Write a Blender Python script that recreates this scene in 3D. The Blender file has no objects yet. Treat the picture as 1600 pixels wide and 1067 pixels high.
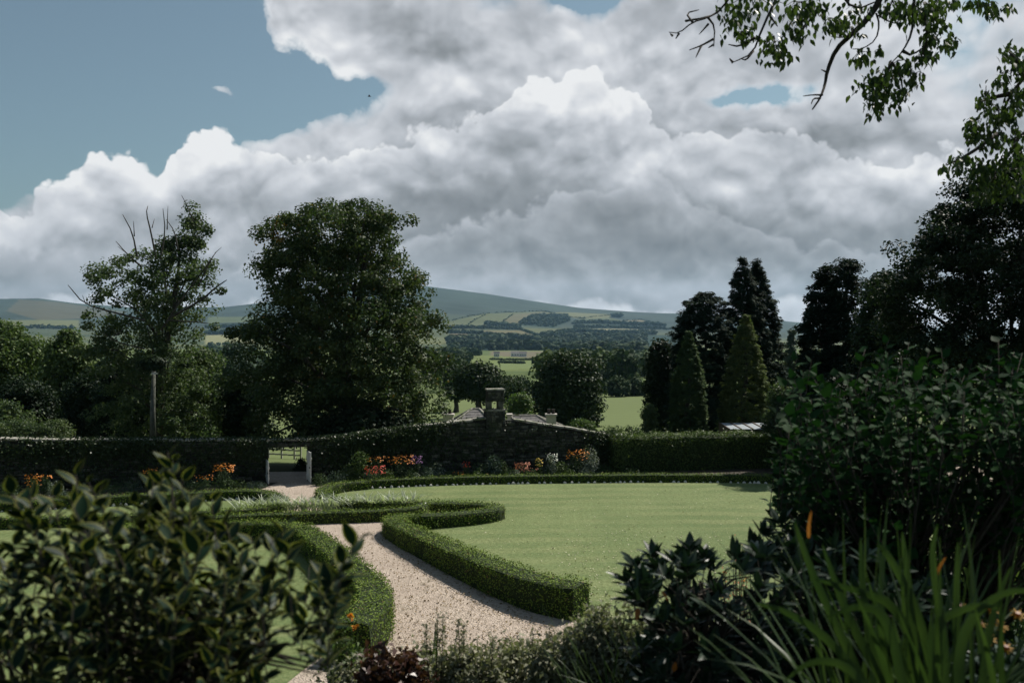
import bpy, math, random
import numpy as np
from mathutils import Vector, Matrix
R = math.radians
random.seed(7); rng = np.random.default_rng(7)
scene = bpy.context.scene
C = scene.collection

# ------------------------------------------------------------------ camera, light, sky
H = 7.0; F = 1556.0; HY = 505.0          # eye height over the lawn, focal length and horizon in photo pixels
cam_d = bpy.data.cameras.new('camera'); cam = bpy.data.objects.new('camera', cam_d); C.objects.link(cam)
cam.location = (0, 0, H); cam.rotation_euler = (R(90), 0, 0)
cam_d.sensor_width = 36; cam_d.lens = 36 * F / 1600; cam_d.shift_y = -(533.5 - HY) / 1600
cam_d.clip_start = 0.1; cam_d.clip_end = 30000
cam_d.dof.use_dof = True; cam_d.dof.focus_distance = 34; cam_d.dof.aperture_fstop = 3.5
scene.camera = cam
scene.view_settings.view_transform = 'Standard'; scene.view_settings.look = 'None'
scene.view_settings.gamma = 1; scene.view_settings.exposure = 0.25; scene.view_settings.use_curve_mapping = False
scene.cycles.max_bounces = 6; scene.cycles.diffuse_bounces = 3; scene.cycles.transparent_max_bounces = 4

SUN = Vector((0.62, 0.62, 1.0)).normalized()
sun_d = bpy.data.lights.new('sun', 'SUN'); sun_d.energy = 5.0; sun_d.angle = R(0.5); sun_d.color = (1.0, 0.94, 0.84)
sun = bpy.data.objects.new('sun', sun_d); C.objects.link(sun)
sun.rotation_euler = SUN.to_track_quat('Z', 'Y').to_euler(); sun.location = (30, 30, 60)

def px(p, q, d):
    """photo pixel at distance d (along the view axis) -> world point"""
    return Vector(((p - 800) / F * d, d, H - (q - HY) / F * d))
def gpx(p, q, z=0.0):
    """photo pixel on the horizontal plane z"""
    d = (H - z) * F / (q - HY)
    return Vector(((p - 800) / F * d, d, z))

class NT:
    def __init__(s, tree): s.t = tree; s.n = tree.nodes; s.l = tree.links
    def new(s, typ, **kw):
        n = s.n.new(typ)
        for k, v in kw.items(): setattr(n, k, v)
        return n
    def put(s, sock, v):
        if v is None: return
        if isinstance(v, bpy.types.NodeSocket): s.l.new(v, sock)
        else: sock.default_value = v
    def m(s, op, a, b=None, c=None, clamp=False):
        n = s.new('ShaderNodeMath', operation=op, use_clamp=clamp)
        for i, v in enumerate((a, b, c)): s.put(n.inputs[i], v)
        return n.outputs[0]
    def v(s, op, a, b=None, c=None):
        n = s.new('ShaderNodeVectorMath', operation=op)
        for i, v in enumerate((a, b, c)): s.put(n.inputs[i], v)
        return n.outputs['Value'] if op in ('DOT_PRODUCT', 'LENGTH') else n.outputs[0]
    def mix(s, f, a, b, blend='MIX'):
        n = s.new('ShaderNodeMix', data_type='RGBA', blend_type=blend)
        s.put(n.inputs[0], f); s.put(n.inputs[6], a); s.put(n.inputs[7], b)
        return n.outputs[2]
    def noise(s, vec, scale, detail=3, rough=.5, out=0):
        n = s.new('ShaderNodeTexNoise'); s.put(n.inputs['Vector'], vec)
        n.inputs['Scale'].default_value = scale; n.inputs['Detail'].default_value = detail; n.inputs['Roughness'].default_value = rough
        return n.outputs[out]
    def ss(s, v, a, b):
        n = s.new('ShaderNodeMapRange', interpolation_type='SMOOTHSTEP')
        s.put(n.inputs[0], v); n.inputs[1].default_value = a; n.inputs[2].default_value = b
        return n.outputs[0]

def build_world():
    w = bpy.data.worlds.new('World'); scene.world = w; w.use_nodes = True
    w.cycles.sampling_method = 'MANUAL'; w.cycles.sample_map_resolution = 256
    T = NT(w.node_tree); T.n.clear()
    out = T.new('ShaderNodeOutputWorld'); bg = T.new('ShaderNodeBackground')
    bg.inputs[1].default_value = 0.1
    T.l.new(bg.outputs[0], out.inputs[0])
    sky = T.new('ShaderNodeTexSky', sky_type='NISHITA', sun_disc=False)
    sky.sun_elevation = math.asin(SUN.z); sky.sun_rotation = math.atan2(SUN.x, SUN.y)
    sky.air_density = 1.0; sky.dust_density = 1.2
    tc = T.new('ShaderNodeTexCoord')
    d = T.v('NORMALIZE', tc.outputs['Generated'])
    sep = T.new('ShaderNodeSeparateXYZ'); T.l.new(d, sep.inputs[0])
    az = T.m('ARCTAN2', sep.outputs[0], sep.outputs[1]); el = T.m('ARCSINE', sep.outputs[2])
    comb = T.new('ShaderNodeCombineXYZ'); T.put(comb.inputs[0], az); T.put(comb.inputs[1], el)
    aw = T.v('SUBTRACT', T.noise(d, 6.5, 7, .58, 1), (.5, .5, .5))
    ae = T.v('MULTIPLY_ADD', aw, (.16, .085, 0), comb.outputs[0])
    # cloud density noise as a group, sampled three times to light the billows
    g = bpy.data.node_groups.new('cloud_noise', 'ShaderNodeTree')
    g.interface.new_socket('Vector', in_out='INPUT', socket_type='NodeSocketVector')
    g.interface.new_socket('Fac', in_out='OUTPUT', socket_type='NodeSocketFloat')
    G = NT(g); gi = G.new('NodeGroupInput'); go = G.new('NodeGroupOutput')
    p = G.v('MULTIPLY', gi.outputs[0], (1, 1, 1.25))
    wv = G.v('SUBTRACT', G.noise(p, 7.0, 4, .55, 1), (.5, .5, .5))
    p2 = G.v('MULTIPLY_ADD', wv, (.09, .09, .06), p)
    f1 = G.noise(p2, 4.6, 8, .50)
    vo = G.new('ShaderNodeTexVoronoi', feature='F1'); G.put(vo.inputs['Vector'], p2)
    vo.inputs['Scale'].default_value = 17; vo.inputs['Detail'].default_value = 2.0
    vo.inputs['Roughness'].default_value = .5
    res = G.m('ADD', G.m('MULTIPLY', G.m('SUBTRACT', f1, .5), 1.5), G.m('MULTIPLY', G.m('SUBTRACT', .42, vo.outputs['Distance']), .55))
    G.put(go.inputs[0], res)
    def cn(vec):
        n = T.new('ShaderNodeGroup'); n.node_tree = g; T.put(n.inputs[0], vec); return n.outputs[0]
    n0 = cn(d); n1 = cn(T.v('ADD', d, (.004, 0, .013))); n2 = cn(T.v('ADD', d, (.012, 0, .045)))
    emb = T.m('SUBTRACT', n0, n1); emb2 = T.m('SUBTRACT', n0, n2)     # > 0 where the cloud thins out upwards: a lit top
    def blobs(lst):
        acc = None
        for (bx, by, rx, ry, a) in lst:
            A = math.atan((bx - 800) / F); E = math.atan((HY - by) / F * math.cos(A))
            ix, iy = F / rx, F / ry
            q = T.v('MULTIPLY_ADD', ae, (ix, iy, 0), (-A * ix, -E * iy, 0))
            e = T.m('MULTIPLY', T.m('POWER', 2.718, T.m('MULTIPLY', T.v('DOT_PRODUCT', q, q), -1.0)), a)
            acc = e if acc is None else T.m('ADD', acc, e)
        return acc
    gaps = blobs([(-20, 50, 270, 150, 2.6), (240, 90, 120, 95, 1.5), (540, 45, 110, 60, -1.1), (440, 25, 50, 36, -.8), (930, -10, 110, 42, 1.7), (1180, 146, 100, 20, 1.05),
                  (455, 150, 100, 42, 1.5), (-500, 100, 400, 160, 1.6), (1700, -300, 300, 160, .9), (300, -500, 500, 300, 1.3), (-30, 200, 110, 60, .8), (370, 138, 80, 18, -1.55), (130, 100, 40, 12, -2.0)])
    dark = blobs([(830, 245, 170, 55, .9), (1010, 350, 330, 34, 1.0), (1290, 222, 190, 36, .8), (640, 320, 170, 40, .6), (1330, 395, 260, 40, .9),
                  (880, 400, 300, 30, .8), (170, 330, 190, 20, .5), (1450, 330, 120, 60, .5), (660, 60, 100, 36, .6), (1030, 300, 200, 26, .4), (330, 300, 160, 26, .45)])
    lite = blobs([(330, 195, 80, 34, .9), (180, 240, 100, 34, .9), (480, 70, 70, 60, .8), (700, 140, 150, 40, 1.0), (920, 100, 130, 55, 1.0),
                  (1010, 258, 90, 22, .9), (800, 455, 200, 14, .7), (1080, 440, 120, 16, .5), (560, 430, 90, 20, .5), (1120, 185, 120, 26, .8), (500, 225, 170, 36, .6), (1400, 240, 90, 70, .6), (90, 290, 90, 30, .5), (1150, 310, 60, 26, .6), (1420, 60, 150, 60, .5), (1020, 160, 60, 40, .5)])
    # broken cloud all over the sky, closed up where the photograph shows the big bank
    front = blobs([(900, 200, 1100, 420, .95), (200, 420, 900, 160, .5)])
    dens = T.m('ADD', T.m('SUBTRACT', T.m('ADD', .10, T.m('MINIMUM', front, 1.0)), gaps), n0)
    alpha = T.m('POWER', T.m('MULTIPLY', T.ss(dens, .0, .10), T.ss(dens, -.05, .38)), .7)
    thin = T.m('SUBTRACT', 1.0, T.ss(dens, .05, .62))
    relief = T.m('ADD', T.m('MULTIPLY', emb, .70), T.m('MULTIPLY', emb2, .16))
    shade = T.m('SUBTRACT', T.m('MULTIPLY', lite, .30), T.m('MULTIPLY', dark, .30))
    br = T.m('ADD', T.m('ADD', .54, relief), T.m('ADD', shade, T.m('MULTIPLY', thin, .22)))
    ramp_els = [(0, (.140, .157, .178)), (.30, (.27, .295, .33)), (.55, (.42, .45, .51)), (.8, (.61, .64, .71)), (1, (.80, .82, .87))]
    def tone(v):
        r = T.new('ShaderNodeValToRGB'); T.put(r.inputs[0], T.m('MULTIPLY', v, 1, clamp=True)); e = r.color_ramp.elements
        e[0].position, e[0].color = 0, (*ramp_els[0][1], 1); e[1].position, e[1].color = 1, (*ramp_els[-1][1], 1)
        for pos, cc in ramp_els[1:-1]: e.new(pos).color = (*cc, 1)
        return T.v('MULTIPLY', r.outputs[0], (8.9, 8.8, 8.4))
    cloud = tone(br)
    # heaped banks: a billowing sunlit rim over a shaded body
    vb = T.new('ShaderNodeTexVoronoi', feature='F1'); T.put(vb.inputs['Vector'], T.v('MULTIPLY_ADD', aw, (.035, .035, .035), d))
    vb.inputs['Scale'].default_value = 21; vb.inputs['Detail'].default_value = 3.0; vb.inputs['Roughness'].default_value = .55
    bill = T.m('SUBTRACT', .42, vb.outputs['Distance'])
    un = T.m('DIVIDE', T.m('ADD', az, .9), 1.8, clamp=True)
    def bank(prev, pts, amp, fade, body, rim, soft, rk=1.0, uneven=60):
        fc = T.new('ShaderNodeFloatCurve'); cv = fc.mapping.curves[0]; T.put(fc.inputs[1], un)
        P = []
        for (bx, by) in pts:
            A = math.atan((bx - 800) / F); P.append(((A + .9) / 1.8, max(0, math.atan((HY - by) / F * math.cos(A)))))
        cv.points[0].location = P[0]; cv.points[1].location = P[-1]
        for q in P[1:-1]: cv.points.new(*q)
        fc.mapping.update()
        dep = T.m('MULTIPLY', T.m('SUBTRACT', fc.outputs[0], el), F)
        dep = T.m('ADD', dep, T.m('ADD', T.m('MULTIPLY', bill, amp), T.m('MULTIPLY', n0, uneven * .35)))
        mask = T.ss(dep, 0, soft)
        g_ = T.m('POWER', 2.718, T.m('DIVIDE', T.m('MAXIMUM', dep, 0), -fade))
        v = T.m('ADD', T.m('ADD', body, T.m('MULTIPLY', g_, rim)), T.m('ADD', T.m('MULTIPLY', relief, rk), T.m('MULTIPLY', shade, rk)))
        return T.mix(mask, prev, tone(v))
    def banks(c):
        c = bank(c, [(-1100, 290), (-300, 275), (-40, 268), (40, 285), (70, 262), (120, 232), (190, 210), (250, 222), (275, 182), (340, 168), (392, 190), (430, 205), (500, 190), (560, 198), (620, 166), (700, 148), (760, 132), (800, 100), (860, 80), (960, 90), (1030, 150), (1100, 175), (1180, 165), (1230, 150), (1290, 185), (1400, 205), (1600, 190), (2700, 200)], 46, 80, .53, .36, 9)
        c = bank(c, [(-1100, 400), (0, 330), (120, 300), (200, 290), (330, 310), (420, 290), (520, 300), (600, 262), (680, 235), (740, 205), (830, 200), (900, 232), (960, 262), (1100, 300), (1200, 320), (1500, 300), (2700, 330)], 60, 40, .38, .22, 46, .7)
        c = bank(c, [(-1100, 480), (700, 330), (820, 300), (880, 285), (925, 258), (980, 250), (1045, 256), (1075, 285), (1120, 300), (1170, 315), (1230, 335), (1330, 350), (2700, 400)], 34, 34, .42, .36, 12, .7)
        c = bank(c, [(-1100, 420), (0, 352), (200, 345), (420, 352), (600, 350), (760, 345), (880, 352), (1000, 368), (1150, 362), (1240, 350), (1350, 358), (1500, 350), (2700, 400)], 60, 30, .38, .20, 50, .6)
        c = bank(c, [(-1100, 470), (0, 440), (150, 430), (350, 440), (560, 446), (640, 440), (700, 442), (760, 436), (860, 448), (910, 440), (990, 452), (1100, 455), (1240, 440), (1400, 440), (2700, 470)], 28, 50, .62, .26, 18, .5)
        return c
    # blue sky of the photograph is a muted teal
    hs = T.new('ShaderNodeHueSaturation'); hs.inputs['Hue'].default_value = .505; hs.inputs['Saturation'].default_value = .66
    hs.inputs['Value'].default_value = 1.0
    T.put(hs.inputs['Color'], sky.outputs[0])
    skyc = T.v('MULTIPLY', hs.outputs[0], (SKYM[0], SKYM[1], SKYM[2]))
    T.put(bg.inputs[0], banks(T.mix(alpha, skyc, cloud)))
SKYM = (.44, .56, .57)
build_world()

# ------------------------------------------------------------------ helpers
def np_mesh(name, verts, faces, mats, mat_idx=None, smooth=False):
    """faces: (n,k) array, or a list of such arrays"""
    if not isinstance(faces, list): faces = [faces]
    faces = [np.asarray(f, dtype=np.int32) for f in faces if len(f)]
    me = bpy.data.meshes.new(name)
    verts = np.asarray(verts, dtype=np.float32)
    me.vertices.add(len(verts)); me.vertices.foreach_set('co', verts.ravel())
    nl = sum(f.size for f in faces); nf = sum(len(f) for f in faces)
    me.loops.add(nl); me.loops.foreach_set('vertex_index', np.concatenate([f.ravel() for f in faces]))
    tot = np.concatenate([np.full(len(f), f.shape[1], dtype=np.int32) for f in faces])
    st = np.concatenate([[0], np.cumsum(tot)[:-1]]).astype(np.int32)
    me.polygons.add(nf); me.polygons.foreach_set('loop_start', st); me.polygons.foreach_set('loop_total', tot)
    for m in (mats if isinstance(mats, (list, tuple)) else [mats]): me.materials.append(m)
    if mat_idx is not None: me.polygons.foreach_set('material_index', np.asarray(mat_idx, dtype=np.int32))
    if smooth: me.polygons.foreach_set('use_smooth', np.ones(nf, dtype=bool))
    me.update(calc_edges=True)
    return me
def link(name, me, parent=None, loc=None, kind=None):
    o = bpy.data.objects.new(name, me); C.objects.link(o)
    if parent is not None: o.parent = parent
    if loc is not None: o.location = loc
    if kind: o['kind'] = kind
    return o
def thing(name, label, cat, loc=(0, 0, 0), group=None):
    o = bpy.data.objects.new(name, None); C.objects.link(o); o.location = loc
    o.empty_display_size = .2
    o['label'] = label; o['category'] = cat
    if group: o['group'] = group
    return o
def tag(o, label, cat, group=None, kind=None):
    o['label'] = label; o['category'] = cat
    if group: o['group'] = group
    if kind: o['kind'] = kind
    return o
class MB:
    """collects shapes in world coordinates, builds one mesh object"""
    def __init__(s): s.v = []; s.f = []
    def add(s, v, f):
        b = len(s.v); s.v += [tuple(x) for x in v]; s.f += [tuple(i + b for i in q) for q in f]
    def box(s, c, size, rz=0, jit=0):
        hx, hy, hz = [k / 2 for k in size]; m = Matrix.Rotation(rz, 3, 'Z'); vs = []
        for z in (-hz, hz):
            for x, y in ((-hx, -hy), (hx, -hy), (hx, hy), (-hx, hy)):
                p = m @ Vector((x, y, z)) + Vector(c)
                if jit: p += Vector([random.uniform(-jit, jit) for _ in range(3)])
                vs.append(p)
        s.add(vs, [(3, 2, 1, 0), (4, 5, 6, 7), (0, 1, 5, 4), (1, 2, 6, 5), (2, 3, 7, 6), (3, 0, 4, 7)])
    def tube(s, pts, rads, n=6):
        pts = [Vector(p) for p in pts]; vs = []
        for i, p in enumerate(pts):
            t = (pts[min(i + 1, len(pts) - 1)] - pts[max(i - 1, 0)]).normalized()
            a = t.orthogonal().normalized() if i == 0 else (pa - t * pa.dot(t)).normalized()
            pa = a; b = t.cross(a); r = rads[i]
            for k in range(n):
                an = 2 * math.pi * k / n
                vs.append(p + (a * math.cos(an) + b * math.sin(an)) * r)
        fs = [(i * n + k, i * n + (k + 1) % n, (i + 1) * n + (k + 1) % n, (i + 1) * n + k) for i in range(len(pts) - 1) for k in range(n)]
        fs.append(tuple(range(n - 1, -1, -1))); fs.append(tuple((len(pts) - 1) * n + k for k in range(n)))
        s.add(vs, fs)
    def build(s, name, mat, parent=None, smooth=False, kind=None):
        off = Vector(parent.matrix_basis.translation) if parent is not None else Vector((0, 0, 0))
        if parent is not None and parent.parent is not None: off = off + parent.parent.location
        me = bpy.data.meshes.new(name)
        me.from_pydata([(x - off.x, y - off.y, z - off.z) for x, y, z in s.v], [], s.f)
        me.materials.append(mat)
        if smooth: me.polygons.foreach_set('use_smooth', [True] * len(me.polygons))
        me.update()
        return link(name, me, parent, kind=kind)

# ------------------------------------------------------------------ materials
def mat(name): 
    m = bpy.data.materials.new(name); m.use_nodes = True; T = NT(m.node_tree)
    b = T.n['Principled BSDF']; return m, T, b
def leaf_mat(name, c1, c2, rough=.45, tr=.25, spec=.5, scale=1.2, dead=None):
    m, T, b = mat(name)
    geo = T.new('ShaderNodeNewGeometry')
    n = T.noise(geo.outputs['Position'], scale, 3)
    f = T.m('ADD', T.m('MULTIPLY', geo.outputs['Random Per Island'], .7), T.m('MULTIPLY', T.m('SUBTRACT', n, .5), 1.3), clamp=True)
    col = T.mix(f, (*c1, 1), (*c2, 1))
    if dead: col = T.mix(T.m('GREATER_THAN', geo.outputs['Random Per Island'], dead[1]), col, (*dead[0], 1))
    T.put(b.inputs['Base Color'], col); b.inputs['Roughness'].default_value = rough
    b.inputs['Specular IOR Level'].default_value = spec
    tl = T.new('ShaderNodeBsdfTranslucent'); T.put(tl.inputs[0], T.v('MULTIPLY', col, (1.3, 1.5, .7)))
    mx = T.new('ShaderNodeMixShader'); mx.inputs[0].default_value = tr
    T.l.new(b.outputs[0], mx.inputs[1]); T.l.new(tl.outputs[0], mx.inputs[2])
    T.l.new(mx.outputs[0], T.n['Material Output'].inputs[0])
    return m
def noise_mat(name, c1, c2, scale=3, rough=.9, bump=.3, bscale=30, detail=5, c3=None, s3=40):
    m, T, b = mat(name)
    geo = T.new('ShaderNodeNewGeometry'); P = geo.outputs['Position']
    n = T.ss(T.noise(P, scale, detail, .6), .3, .7)
    col = T.mix(n, (*c1, 1), (*c2, 1))
    if c3: col = T.mix(T.ss(T.noise(P, s3, 3), .5, .66), col, (*c3, 1))
    T.put(b.inputs['Base Color'], col); b.inputs['Roughness'].default_value = rough
    b.inputs['Specular IOR Level'].default_value = .25
    if bump:
        bp = T.new('ShaderNodeBump'); bp.inputs['Strength'].default_value = bump; bp.inputs['Distance'].default_value = .03
        T.put(bp.inputs['Height'], T.noise(P, bscale, 4)); T.l.new(bp.outputs[0], b.inputs['Normal'])
    return m
M = {}
M['bark'] = noise_mat('bark', (.035, .032, .026), (.09, .085, .07), 6, bump=.8, bscale=18)
M['pale_bark'] = noise_mat('pale_bark', (.05, .058, .048), (.12, .125, .105), 5, bump=.6, bscale=14)
M['twig'] = noise_mat('twig', (.03, .025, .02), (.06, .05, .04), 20, bump=0)
M['syc'] = leaf_mat('sycamore_leaf', (.026, .050, .022), (.092, .115, .044), .55, .25, 0.14, .5, dead=((.16, .10, .03), .988))
M['ash'] = leaf_mat('ash_leaf', (.038, .066, .032), (.115, .145, .065), .55, .28, 0.12, .6)
M['lime'] = leaf_mat('pale_tree_leaf', (.045, .078, .028), (.125, .165, .055), .5, .25, 0.12, .4)
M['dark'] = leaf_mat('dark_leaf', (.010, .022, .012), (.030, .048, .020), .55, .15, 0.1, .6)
M['yew'] = leaf_mat('conifer_leaf', (.009, .022, .014), (.024, .042, .022), .7, .1, 0.06, .8)
M['cone'] = leaf_mat('green_conifer_leaf', (.034, .066, .030), (.095, .135, .050), .7, .15, 0.1, 1.5)
M['gold'] = leaf_mat('golden_conifer_leaf', (.050, .082, .032), (.165, .185, .072), .7, .2, 0.1, 1.5)
M['oak'] = leaf_mat('oak_leaf', (.018, .034, .016), (.045, .066, .024), .5, .15, 0.08, .2)
M['far'] = leaf_mat('far_tree_leaf', (.024, .044, .022), (.055, .080, .034), .7, .1, 0.06, .05)
M['farlight'] = leaf_mat('far_pale_leaf', (.050, .080, .030), (.110, .140, .050), .7, .1, 0.06, .05)
M['box'] = leaf_mat('box_leaf', (.075, .125, .018), (.21, .28, .050), .6, .05, .08, 1.5, dead=((.17, .125, .055), .965))
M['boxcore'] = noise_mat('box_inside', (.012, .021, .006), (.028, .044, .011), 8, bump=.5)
M['hedge'] = leaf_mat('tall_hedge_leaf', (.040, .070, .022), (.120, .155, .050), .45, .22, 0.12, 1.0)
M['ivy'] = leaf_mat('ivy_leaf', (.020, .036, .016), (.055, .075, .030), .4, .15, 0.14, 1.0)
M['lawn_edge'] = noise_mat('soil', (.035, .028, .022), (.07, .058, .045), 4, bump=.6, bscale=12)
def flower_mat(name, c, c2):
    return leaf_mat(name, c, c2, .6, .25, .3, 20)
M['orange'] = flower_mat('orange_petal', (.55, .17, .02), (.75, .30, .04))
M['red'] = flower_mat('red_petal', (.50, .045, .03), (.70, .12, .06))
M['coral'] = flower_mat('coral_petal', (.55, .16, .09), (.62, .30, .18))
M['yellow'] = flower_mat('yellow_petal', (.60, .42, .05), (.70, .50, .10))
M['purple'] = flower_mat('purple_petal', (.22, .09, .26), (.36, .18, .38))
M['white'] = flower_mat('white_petal', (.55, .58, .5), (.7, .7, .65))
M['silver'] = leaf_mat('silver_leaf', (.16, .19, .155), (.34, .38, .32), .7, .15, 0.1, 4)
M['blue_leaf'] = leaf_mat('blue_green_leaf', (.045, .075, .06), (.10, .14, .11), .6, .2, 0.1, 3)
M['fresh'] = leaf_mat('fresh_green_leaf', (.05, .09, .03), (.13, .17, .06), .45, .3, 0.15, 3)
M['plant'] = leaf_mat('border_leaf', (.035, .065, .030), (.09, .13, .055), .5, .2, 0.12, 3)
M['straplight'] = leaf_mat('pale_strap_leaf', (.26, .30, .22), (.52, .55, .45), .4, .3, 0.2, 5)
M['strap'] = leaf_mat('strap_leaf', (.07, .115, .035), (.15, .20, .07), .35, .35, .5, 2)

# ------------------------------------------------------------------ terrain
prof = np.array([(-9000, 5.4), (3.6, 5.4), (8, 3.9), (13, 1.7), (16.5, .35), (18.5, 0), (48, 0)])
yrow = np.array([(51, 7 - (51 * (722 - HY) / F)), ] ) if False else None
far = [(56, 713), (70, 693), (90, 676), (130, 655), (180, 632), (230, 622), (400, 598), (700, 577), (1300, 556), (2000, 546)]
zt = np.array([(a, b) for a, b in prof] + [(d, H - (y - HY) / F * d) for d, y in far])
crest = np.array([(-1500, 480), (-400, 474), (-100, 470), (0, 467), (60, 466), (120, 474), (200, 480), (350, 480), (450, 468), (560, 450), (640, 444),
                  (680, 449), (760, 459), (830, 470), (905, 481), (1000, 488), (1060, 490), (1150, 494), (1240, 503), (1320, 510), (1600, 514), (2400, 500), (3500, 490)])
tt = np.array([(2000, 0), (2600, .12), (3300, .32), (4300, .57), (5200, .78), (6300, .98), (6600, 1.0), (7400, 1.02), (9000, 1.02)])
def vnoise(x, y, seed=0):
    """cheap value noise"""
    xi = np.floor(x).astype(np.int64); yi = np.floor(y).astype(np.int64); fx = x - xi; fy = y - yi
    fx = fx * fx * (3 - 2 * fx); fy = fy * fy * (3 - 2 * fy)
    def h(a, b):
        n = (a * 374761393 + b * 668265263 + seed * 1442695) & 0x7fffffff
        n = ((n ^ (n >> 13)) * 1274126177) & 0x7fffffff
        return (n ^ (n >> 16)) % 10007 / 10007.0
    return (h(xi, yi) * (1 - fx) + h(xi + 1, yi) * fx) * (1 - fy) + (h(xi, yi + 1) * (1 - fx) + h(xi + 1, yi + 1) * fx) * fy
def ground(x, y):
    x = np.asarray(x, float); y = np.asarray(y, float)
    z = np.interp(y, zt[:, 0], zt[:, 1])
    P = 800 + F * x / np.maximum(y, 1500.)
    yc = np.interp(P, crest[:, 0], crest[:, 1])
    t = np.interp(y, tt[:, 0], tt[:, 1])
    yp = 546 + (yc - 546) * t
    zf = H - (yp - HY) / F * y
    zf = np.where(y > 6600, (H - (yc - HY) / F * 6600) - (y - 6600) * .12, zf)
    z = np.where(y > 2000, zf, z)
    k = np.clip((y - 60) / 200, 0, 1) * np.clip((9000 - y) / 2000, 0, 1)
    z = z + k * (vnoise(x / 60, y / 60) - .5) * 1.2 * np.clip(y / 800, .3, 1)
    k2 = np.clip((y - 2200) / 1000, 0, 1) * np.clip((6600 - y) / 1000, 0, 1)
    z = z + k2 * ((vnoise(x / 350, y / 350, 3) - .5) * 16 + (vnoise(x / 120, y / 120, 5) - .5) * 5)
    z = z - 3.2 * np.exp(-((x + .6) / 9) ** 2 - ((y - 66) / 9.5) ** 2)      # hollow the cottages stand in
    return z
def gz(x, y): return float(ground(x, y))
def in_poly(X, Y, poly):
    r = np.zeros(X.shape, bool); j = len(poly) - 1
    for i in range(len(poly)):
        xi, yi = poly[i]; xj, yj = poly[j]
        c = ((yi > Y) != (yj > Y)) & (X < (xj - xi) * (Y - yi) / ((yj - yi) or 1e-9) + xi)
        r ^= c; j = i
    return r
def c4(pts): return [(640 + a / 4, 430 + b / 4) for a, b in pts]
OL = (.085, .098, .048); TAN = (.165, .155, .09); BRN = (.115, .095, .060); DKG = (.018, .038, .030); GRN = (.12, .155, .06); PNK = (.125, .115, .075)
fields = [
    (c4([(230, 330), (240, 290), (470, 240), (860, 226), (760, 262), (690, 300), (600, 332)]), OL),
    (c4([(560, 300), (650, 245), (860, 226), (760, 262), (690, 300)]), (.10, .095, .052)),
    (c4([(690, 312), (760, 255), (985, 250), (1005, 285), (900, 328)]), DKG),
    (c4([(850, 232), (1000, 232), (1265, 245), (1260, 268), (1070, 275), (1000, 262), (870, 250)]), (.12, .125, .065)),
    (c4([(1060, 272), (1260, 266), (1330, 285), (1200, 310), (1030, 300)]), (.07, .085, .045)),
    (c4([(1320, 282), (1450, 280), (1500, 300), (1340, 300)]), (.15, .125, .075)),
    (c4([(1020, 305), (1600, 305), (1600, 332), (1020, 332)]), (.03, .05, .036)),
    (c4([(1035, 334), (1330, 334), (1545, 344), (1545, 364), (1300, 362), (1035, 352)]), TAN),
    (c4([(390, 345), (700, 345), (850, 385), (700, 398), (480, 380)]), (.115, .105, .055)),
    (c4([(700, 330), (1020, 335), (940, 378), (840, 390)]), (.085, .095, .045)),
    (c4([(250, 362), (420, 372), (560, 400), (440, 420), (250, 412)]), BRN),
    (c4([(380, 410), (480, 384), (620, 402), (560, 415)]), TAN),
    (c4([(560, 405), (900, 400), (860, 430), (560, 430)]), (.085, .085, .05)),
    (c4([(250, 425), (600, 420), (800, 430), (940, 382), (1700, 372), (1700, 520), (1200, 500), (830, 470), (500, 470), (250, 470)]), DKG),
    (c4([(500, 474), (850, 474), (760, 520), (500, 500)]), PNK),
    (c4([(380, 556), (520, 543), (770, 537), (770, 585), (500, 590), (380, 572)]), GRN),
    (c4([(1190, 508), (1480, 512), (1480, 535), (1190, 535)]), (.12, .14, .06)),
    ([(322, 518), (400, 516), (400, 522), (322, 523)], PNK),
    ([(322, 524), (400, 522), (400, 536), (322, 538)], (.19, .19, .10)),
    ([(30, 468), (90, 472), (200, 488), (150, 497), (60, 500), (10, 486)], (.078, .078, .055)),
    ([(0, 500), (125, 500), (125, 512), (0, 512)], (.11, .12, .06)),
    ([(325, 495), (400, 495), (400, 503), (325, 505)], (.08, .10, .05)),
    ([(325, 509), (400, 508), (400, 512), (325, 513)], (.03, .05, .035)),
]
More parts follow.
